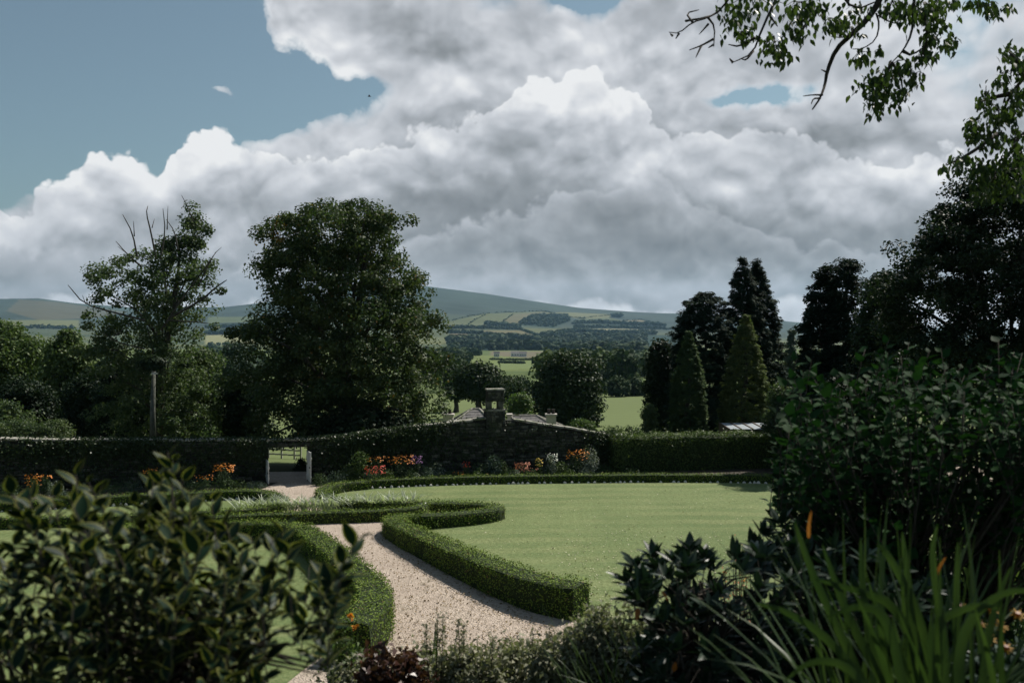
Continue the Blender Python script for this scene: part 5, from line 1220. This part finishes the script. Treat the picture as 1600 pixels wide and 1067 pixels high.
# strap leaved clump with separate blades
def blade_clump(label, p, d, n, L, w, spread, mats, seed, lean=(0, 0), name='strap_clump', base_z=None, droop=(.25, 1.1), manual=()):
    random.seed(seed); bx = (p - 800) / F * d; bz = gz(bx, d) if base_z is None else base_z
    t = thing(name, label, 'plant', (bx, d, bz))
    for i in range(n):
        a = random.uniform(0, 6.28); r = random.uniform(0, spread); st = Vector((bx + random.uniform(-.22, .22), d + random.uniform(-.18, .18), bz - .03))
        mb = MB(); add_blade(mb, st, (math.cos(a) * r + lean[0], math.sin(a) * r * .6 + lean[1], 1), random.uniform(*L), w * random.uniform(.7, 1.2), random.uniform(*droop), segs=7)
        mb.build('leaf', M[random.choice(mats)], t, True)
    for (pts, ww, mm) in manual:
        P = smooth_line([px(a, b, dd) for a, b, dd in pts], 2); vs = []; n_ = len(P)
        for i, q in enumerate(P):
            tn = (P[min(i + 1, n_ - 1)] - P[max(i - 1, 0)]).normalized(); sd = tn.cross(Vector((0, 1, .25))).normalized(); k = i / (n_ - 1); hw = ww * .5 * (min(1, .5 + 2 * k) * (1 - max(0, (k - .35) / .65) ** 1.7)) + .0006
            fo = sd.cross(tn) * hw * .4; vs += [q - sd * hw + fo, q, q + sd * hw + fo]
        mb = MB(); mb.add(vs, [(i * 3 + j, i * 3 + j + 1, i * 3 + j + 4, i * 3 + j + 3) for i in range(n_ - 1) for j in range(2)]); mb.build('leaf', M[mm], t, True)
    return t
D = 2.9
man = [([(1380, 1130, D), (1270, 900, D), (1242, 815, D)], .024, 'blade'), ([(1264, 840, D), (1264, 820, D), (1268, 798, D)], .009, 'rust'), ([(1420, 1130, D), (1330, 980, D), (1285, 850, D)], .026, 'blade'),
       ([(1440, 1120, D), (1422, 930, D), (1410, 830, D)], .026, 'blade'), ([(1470, 1120, D), (1440, 960, D), (1385, 860, D), (1370, 850, D)], .024, 'blade'), ([(1450, 1120, D), (1415, 950, D), (1330, 920, D), (1275, 905, D)], .026, 'blade'),
       ([(1500, 1120, 2.7), (1500, 990, 2.7), (1560, 925, 2.7), (1625, 922, 2.7)], .030, 'blade'), ([(1470, 1120, 2.7), (1450, 980, 2.7), (1520, 945, 2.7), (1560, 950, 2.7)], .028, 'blade'), ([(1420, 1120, 2.7), (1390, 960, 2.7), (1340, 945, 2.7), (1290, 965, 2.7)], .027, 'blade'),
       ([(1380, 1110, 2.8), (1300, 1000, 2.8), (1230, 955, 2.8), (1180, 942, 2.8)], .024, 'blade'), ([(1360, 1110, 2.6), (1330, 1040, 2.6), (1270, 1030, 2.6), (1228, 1062, 2.6)], .024, 'blade'), ([(1480, 1120, 2.7), (1478, 1000, 2.7), (1455, 870, 2.7), (1465, 820, 2.7)], .022, 'blade'),
       ([(1500, 1120, 2.8), (1495, 960, 2.8), (1497, 845, 2.8)], .022, 'blade'), ([(1530, 1120, 2.8), (1550, 960, 2.8), (1580, 885, 2.8)], .022, 'blade'), ([(1400, 1120, 2.9), (1350, 960, 2.9), (1345, 840, 2.9)], .024, 'blade'), ([(1462, 905, 2.9), (1466, 890, 2.9), (1478, 870, 2.9)], .010, 'rust')]
blade_clump('large clump of arching sword shaped leaves in the lower right corner', 1440, 2.95, 95, (.75, 1.15), .025, .62, ['blade'], 3, base_z=None, droop=(.5, 1.7), manual=man)
blade_clump('small tuft of thin green blades at the bottom, left of the dark bush', 975, 4.6, 34, (.35, .6), .012, .6, ['blade'], 4, name='grass_tuft', base_z=H - (1075 - HY) / F * 4.6 - .15, lean=(-.3, 0))
blade_clump('upright green blades among the plants at the bottom centre', 708, 6.2, 12, (.3, .5), .02, .25, ['blade'], 8, name='grass_tuft', base_z=H - (1050 - HY) / F * 6.2 - .15)
blade_clump('sunlit blades behind the bare stems at the right edge', 1530, 7.5, 60, (.6, 1.1), .03, .4, ['blade', 'strap'], 9, base_z=H - (900 - HY) / F * 7.5 - .1)

# grey-green mass of small leaved plants
def fine_plant(name, label, p, q_top, d, wpx, m, n=2200, ls=.035, hh=.8, group=None, stems=26, spikes=None):
    s = d / F; x = (p - 800) * s; ztop = H - (q_top - HY) * s; g = gz(x, d); W = wpx * s / 2; hh = ztop - g
    t = thing(name, label, 'plant', (x, d, g), group); mb = MB(); P = []; A = []
    for i in range(stems):
        a = random.uniform(0, 6.28); r = random.uniform(0, 1) ** .6 * W; e = Vector((x + math.cos(a) * r, d + math.sin(a) * r * .8, g + hh * random.uniform(.75, 1.04) * (1 - .25 * (r / W) ** 2)))
        b = Vector((x + math.cos(a) * r * .35, d + math.sin(a) * r * .3, g - .03)); mid = b.lerp(e, .5) + Vector((math.cos(a), math.sin(a), 0)) * .03
        mb.tube([b, mid, e], [.006, .0045, .002], 4)
        k = n // stems; f = np.sqrt(rng.uniform(.15, 1, k)); pts = np.array([b.lerp(e, float(z))[:] for z in f]); P.append(pts + rng.normal(0, .035 + .05 * (1 - f)[:, None], (k, 3))); 
    mb.build('stem', M['twig'], t, kind='stuff'); P = np.concatenate(P); P[:, 2] = np.maximum(P[:, 2], g)
    V, Fc = leaf_quads(P, rand_unit(len(P)) + np.array([0, 0, .4]), ls, .5, curl=.25); foliage_obj('foliage', V, Fc, M[m], t)
    return t
random.seed(11); GC = 'grey green plants along the bottom edge'
for (p, q, d, w, mm, lb, nn) in (
    (560, 1035, 6.0, 90, 'catmint', 'low grey green plant right of the variegated shrub', 1800), (655, 1020, 6.2, 110, 'catmint', 'grey green plant left of centre at the bottom edge', 2200), (735, 1005, 6.0, 110, 'catmint', 'grey green plant with upright flower stalks, bottom centre', 2400),
    (815, 1000, 6.2, 110, 'catmint', 'grey green plant below the near end of the path', 2400), (880, 985, 5.9, 100, 'catmint', 'grey green plant left of the taller bushy one', 2200), (925, 948, 5.7, 105, 'catmint', 'taller bushy grey green plant covering the corner of the box hedge', 3600),
    (980, 955, 5.6, 80, 'catmint', 'bushy grey green plant touching the dark glossy bush', 3000), (600, 1005, 5.6, 60, 'maroon', 'plant with dark maroon leaves at the bottom, right of the variegated shrub', 500), (640, 1012, 5.7, 50, 'maroon', 'smaller maroon leaved plant beside the grey green ones', 300), (535, 985, 6.2, 50, 'fresh', 'thin green plant with tiny orange flowers in front of the bulging hedge', 500)):
    fine_plant('bushy_plant' if mm == 'catmint' else 'leafy_plant', lb, p, q, d, w, mm, n=int(nn * 1.5), ls=.040 if mm != 'maroon' else .055, group=GC if mm == 'catmint' else None)
def spikes(label, lst, d, m, bud):
    for i, (p, q, L) in enumerate(sorted(lst)):
        x, y, z = px(p, q, d); t = thing('flower_stalk', ORD[i] + ' ' + label + ', counted from the left', 'flower stalk', (x, y, z - L), 'thin faded flower stalks at the bottom edge')
        mb = MB(); lx = random.uniform(-.05, .02); mb.tube([(x - lx, y, z - L), (x - lx * .3, y, z - L * .4), (x, y, z)], [.005, .004, .002], 4); mb.build('stem', M['twig'], t)
        n = 90; f = rng.uniform(0, 1, n); P = np.stack([x - lx * .3 * f, y + 0 * f, z - f * L * .4], 1) + rng.normal(0, .012, (n, 3)); V, Fc = leaf_quads(P, rand_unit(n), .022, .5); foliage_obj('seed_head', V, Fc, M[bud], t)
spikes('thin faded flower stalk standing above the grey green plants', [(665, 975, .5), (684, 958, .55), (692, 962, .5), (716, 968, .5), (724, 975, .45), (832, 985, .4), (858, 980, .4), (862, 990, .4), (770, 992, .35), (905, 960, .4)], 5.9, 'twig', 'catmint')
for (a, b, wd) in ((548, 962, 'upper'), (556, 980, 'lower')):
    x, y, z = px(a, b, 6.0); t = thing('orange_flower', wd + ' one of two small orange flowers in front of the bulging box hedge', 'flower', (x, y, z - .4), 'small orange flowers before the hedge')
    mb = MB(); mb.tube([(x, y, z - .4), (x + .01, y, z)], [.003, .002], 4); mb.build('stem', M['plant'], t)
    V, Fc = leaf_quads(np.array([[x, y, z]]) + rng.normal(0, .009, (9, 3)), rand_unit(9), .03, .8); foliage_obj('petal', V, Fc, M['orange'], t, kind=None)

for (p, q, w, lb, nn) in ((1540, 800, 190, 'sunny leafy plant seen through the stems of the heart leaved bush at the right edge', 5200), (1450, 830, 120, 'sunny leafy plant seen between the blades and the heart leaved bush', 2600)):
    fine_plant('leafy_plant', lb, p, q, 8.5, w, 'fresh', n=nn, ls=.07, stems=30)
for (p, q, d, w, lb) in ((1060, 1000, 4.5, 130, 'dark leafy plant under the glossy bush, left part'), (1160, 985, 4.6, 140, 'dark leafy plant under the glossy bush, middle part'), (1270, 975, 4.5, 150, 'dark leafy plant under the glossy bush, beside the sword shaped leaves'), (1400, 960, 4.4, 150, 'dark leafy plant behind the sword shaped leaves'), (1520, 955, 4.3, 150, 'dark leafy plant behind the small orange daisies')):
    fine_plant('leafy_plant', lb, p, q, d, w, 'rhodo', n=1600, ls=.075, stems=26)
# orange daisies in the lower right corner
def daisies():
    x0, y0, _ = px(1540, 1070, 3.1); g = gz(x0, y0)
    t = thing('daisy_plant', 'plant with small orange yellow daisies behind the sword shaped leaves, lower right', 'plant', (x0, y0, g))
    mb = MB(); pet = MB(); pm = []
    petal = leaf_mesh('petal', M['yelloworange'], 1, .34, .1, None, 3, curve=.1)
    for (a, b, d) in ((1550, 952, 3.1), (1563, 978, 3.1), (1545, 998, 3.05), (1572, 1012, 3.1), (1500, 948, 3.2), (1530, 975, 3.15), (1590, 960, 3.1)):
        c = px(a, b, d); mb.tube([(x0 + random.uniform(-.1, .1), y0, g), (c.x + .02, c.y, (g + c.z) / 2), c], [.005, .004, .003], 4)
        f = MB(); f.tube([c + Vector((0, 0, -.006)), c + Vector((0, -.004, .008))], [.010, .008], 8); fo = f.build('flower_head', M['rust'], t)
        for k in range(8):
            an = k * 6.283 / 8 + random.uniform(-.15, .15); o = link('petal', petal, fo); dirv = Vector((math.cos(an), math.sin(an) * .7 - .1, math.sin(an) * .5 + .1))
            o.matrix_local = Matrix.Translation(-t.location) @ leaf_matrix(c + dirv * .005, dirv, .021, .2)
    mb.build('stem', M['plant'], t)
    sm = [leaf_mesh('leaf', M['blue_leaf'], 1, .4, .1, None, 3)]
    ms = []
    for _ in range(110):
        a, b = random.uniform(1490, 1620), random.uniform(1000, 1090); ms.append(leaf_matrix(px(a, b, random.uniform(3.05, 3.5)), (random.uniform(-1, 1), random.uniform(-1, .4), random.uniform(-.3, .6)), random.uniform(.03, .05)))
    leaves_on(t, ms, sm)
M['yelloworange'] = flower_mat('yellow_orange_petal', (.55, .27, .02), (.65, .36, .03))
daisies()
# wispy reddish plant on the lawn edge behind the dark bush
t = fine_plant('wispy_plant', 'wispy reddish plant between the dark glossy bush and the heart leaved bush', 1150, 835, 6.5, 60, 'coral', n=200, ls=.025, stems=22)
# ground cover on the bank
def bank_cover():
    n = 26000; X = rng.uniform(-9, 9, n); Yv = rng.uniform(3.2, 17, n); P = np.stack([X, Yv, ground(X, Yv) + rng.uniform(0, .16, n)], 1)
    V, Fc = leaf_quads(P, rand_unit(n) + np.array([0, 0, .6]), .09, .5); o = link('ground_cover', np_mesh('ground_cover', V, Fc, M['plant']), kind='stuff'); tag(o, 'low green ground cover on the bank below the viewpoint', 'plants')
bank_cover()

# overhanging tree: trunk out of the frame at the right, limbs reaching into the top of the picture
def overhang():
    d = 8.2; x = (1830 - 800) / F * d; g = gz(x, d)
    t = thing('overhanging_tree', 'tree with leafy branches hanging into the sky from the top right', 'tree', (x, d, g))
    mb = MB(); top = Vector((x + .1, d, 11.6)); mb.tube([(x, d, g - .1), (x - .05, d, g + 2), (x + .05, d, 9), top], [.2, .16, .13, .08], 10); mb.build('trunk', M['bark'], t, True)
    br = MB(); ms = []
    D0 = 7.4
    def pl(pts, r0, r1, dd=D0):
        P = [px(a, b, dd + random.uniform(-.15, .15)) for a, b in pts]; P = smooth_line(P, 1); n = len(P); br.tube(P, [r0 + (r1 - r0) * i / (n - 1) for i in range(n)], 6); return P
    def c(pts): return [(1040 + a / 2.857, b / 2.857) for a, b in pts]
    # main limb runs above the frame from the trunk
    br.tube([top - Vector((0, 0, 1.5)), px(1700, -230, 7.8), px(1520, -130, D0), px(1390, -60, D0), px(1200, -70, D0), px(1080, -20, D0)], [.07, .06, .05, .04, .028, .014], 8)
    pl(c([(1000, -170), (960, 0), (900, 90), (830, 155), (760, 220), (720, 320), (712, 380), (690, 440), (655, 490)]), .028, .005)
    for q in ([(712, 320), (695, 312)], [(700, 425), (650, 425), (615, 430)], [(830, 155), (790, 170), (740, 165)], [(940, 60), (955, 110), (940, 180), (880, 220), (835, 220)], [(950, 70), (1000, 100), (1050, 110)], [(690, 440), (660, 440), (650, 465)]): pl(c(q), .008, .003)
    for q in ([(520, -60), (430, 130), (390, 240), (300, 280)], [(470, 80), (500, 120)], [(400, 170), (330, 210), (280, 200)], [(390, 230), (360, 270), (340, 265)], [(300, 280), (285, 262)]): pl(c(q), .012, .003)
    for q in ([(330, -80), (250, 45), (190, 80), (120, 100), (60, 150), (15, 145)], [(190, 80), (220, 120), (215, 210)], [(120, 100), (90, 60), (150, 45)], [(60, 150), (45, 175)], [(190, 110), (150, 155)], [(215, 175), (160, 205), (105, 225)], [(160, 205), (135, 258)], [(215, 200), (190, 215)], [(90, 95), (150, 85), (200, 70)], [(30, 160), (20, 150)]): pl(c(q), .010, .0025)
    for q in ([(1120, -120), (1105, 60), (1100, 150), (1060, 230), (1010, 280)], [(1060, 230), (1100, 250), (1180, 190)], [(1160, 60), (1170, 190), (1130, 280)], [(1010, 280), (960, 380), (930, 480)], [(1010, 280), (1050, 340), (1060, 420)], [(650, -60), (640, 80), (590, 170)], [(760, -60), (840, 50), (960, 0)], [(820, -40), (815, 30)]): pl(c(q), .014, .003)
    for q in ([(1900, 60), (1750, 180), (1600, 350), (1540, 420), (1480, 560), (1400, 680)], [(1600, 350), (1560, 260), (1530, 230)], [(1700, 560), (1590, 590), (1530, 700), (1450, 800)], [(1540, 420), (1440, 440), (1400, 460)], [(1480, 600), (1340, 700), (1250, 740)], [(1850, 300), (1700, 560)]): pl(c(q), .022, .004, 7.9)
    clumps = [(380, 20, 120, 60, 95), (330, 100, 80, 60, 60), (350, 160, 60, 30, 24), (480, 200, 75, 70, 95), (520, 255, 55, 35, 26), (600, 40, 100, 60, 90), (590, 130, 60, 55, 55), (680, 20, 60, 40, 40), (760, 110, 80, 50, 80), (850, 60, 70, 60, 50), (860, 150, 30, 20, 10), (880, 250, 50, 35, 40), (950, 220, 25, 18, 12),
              (1010, 40, 90, 60, 90), (1120, 60, 100, 60, 110), (1220, 30, 90, 50, 80), (1200, 110, 70, 50, 60), (1180, 170, 30, 40, 22), (1260, 190, 45, 45, 40), (1150, 250, 70, 45, 50), (1060, 290, 60, 40, 45), (980, 340, 70, 50, 75), (920, 400, 70, 60, 90), (950, 470, 50, 55, 60), (1040, 420, 50, 45, 50), (1110, 350, 40, 40, 30), (1290, 15, 40, 25, 20), (1370, 10, 50, 20, 26), (1460, 40, 55, 40, 60), (1520, 30, 25, 20, 14),
              (1540, 240, 60, 50, 60), (1580, 300, 40, 70, 60), (1500, 350, 40, 45, 36), (1430, 450, 45, 70, 60), (1480, 520, 60, 60, 90), (1560, 450, 60, 80, 110), (1380, 560, 45, 50, 50), (1370, 600, 50, 50, 50), (1450, 620, 70, 60, 60), (1560, 620, 70, 70, 70), (1310, 720, 55, 45, 60), (1250, 745, 30, 20, 18), (1400, 750, 60, 60, 60), (1500, 740, 80, 80, 110), (1590, 720, 50, 80, 90), (1460, 830, 90, 60, 120), (1570, 840, 60, 60, 100)]
    for (a, b, rx, ry, n) in clumps:
        right = a > 1330 and b > 180
        for _ in range(int(n * 1.15)):
            u, v = random.gauss(0, .5), random.gauss(0, .5); P = px(1040 + (a + u * rx) / 2.857, (b + v * ry) / 2.857, (7.9 if right else 7.4) + random.gauss(0, .22))
            ms.append(leaf_matrix(P, (random.uniform(-.6, .6), random.uniform(-.6, .6), -.9 + random.uniform(-.2, .6)), random.uniform(.045, .075)))
        for _ in range(max(1, n // 12)):
            u, v = random.gauss(0, .5), random.gauss(0, .4); e = px(1040 + (a + u * rx) / 2.857, (b + v * ry) / 2.857, 7.9 if right else 7.4); s_ = px(1040 + a / 2.857, (b - ry * .5) / 2.857, 7.9 if right else 7.4)
            br.tube([s_, s_.lerp(e, .5) + Vector((0, 0, .02)), e], [.004, .003, .002], 4)
    # the part of the crown out of view above, which shades the foreground
    for _ in range(1800):
        v = Vector(rand_unit(1)[0]); c_ = Vector((x + 1.6, d - .2, 12.4)); P = c_ + Vector((v.x * 3.8, v.y * 2.8, v.z * 1.5)) * random.uniform(.5, 1)
        k = P.y / F; q = HY + (H - P.z) / k
        if q > -25 and (P.x / k + 800) < 1620: continue
        ms.append(leaf_matrix(P, (random.uniform(-.7, .7), random.uniform(-.7, .7), -.6 + random.uniform(-.3, .6)), .11))
    br.build('branch', M['twig'], t, True, kind='stuff')
    leaves_on(t, ms, [leaf_mesh('leaf', M['apple'], 1, w, .12, None, 3, curve=c_) for w, c_ in ((.5, .1), (.44, .2))])
M['apple'] = leaf_mat('overhanging_leaf', (.022, .040, .014), (.060, .085, .026), .4, .35, 0.15, 3)
overhang()

# a distant bird
bd = thing('bird', 'tiny dark bird flying in the clouds above the large broad tree', 'bird', px(577, 151, 70))
x, y, z = bd.location; mb = MB()
mb.tube([(x - .11, y, z), (x - .04, y, z + .01), (x + .06, y, z), (x + .14, y, z - .01)], [.01, .04, .03, .006], 6); mb.build('body', M['pot'], bd, True)
for s in (-1, 1):
    mb = MB(); mb.add([(x - .03, y, z + .02), (x + .05, y, z + .02), (x + .05, y + s * .18, z + .08), (x + .0, y + s * .33, z + .03), (x - .03, y + s * .17, z + .09)], [(0, 1, 2, 3, 4)]); mb.build('wing', M['pot'], bd)
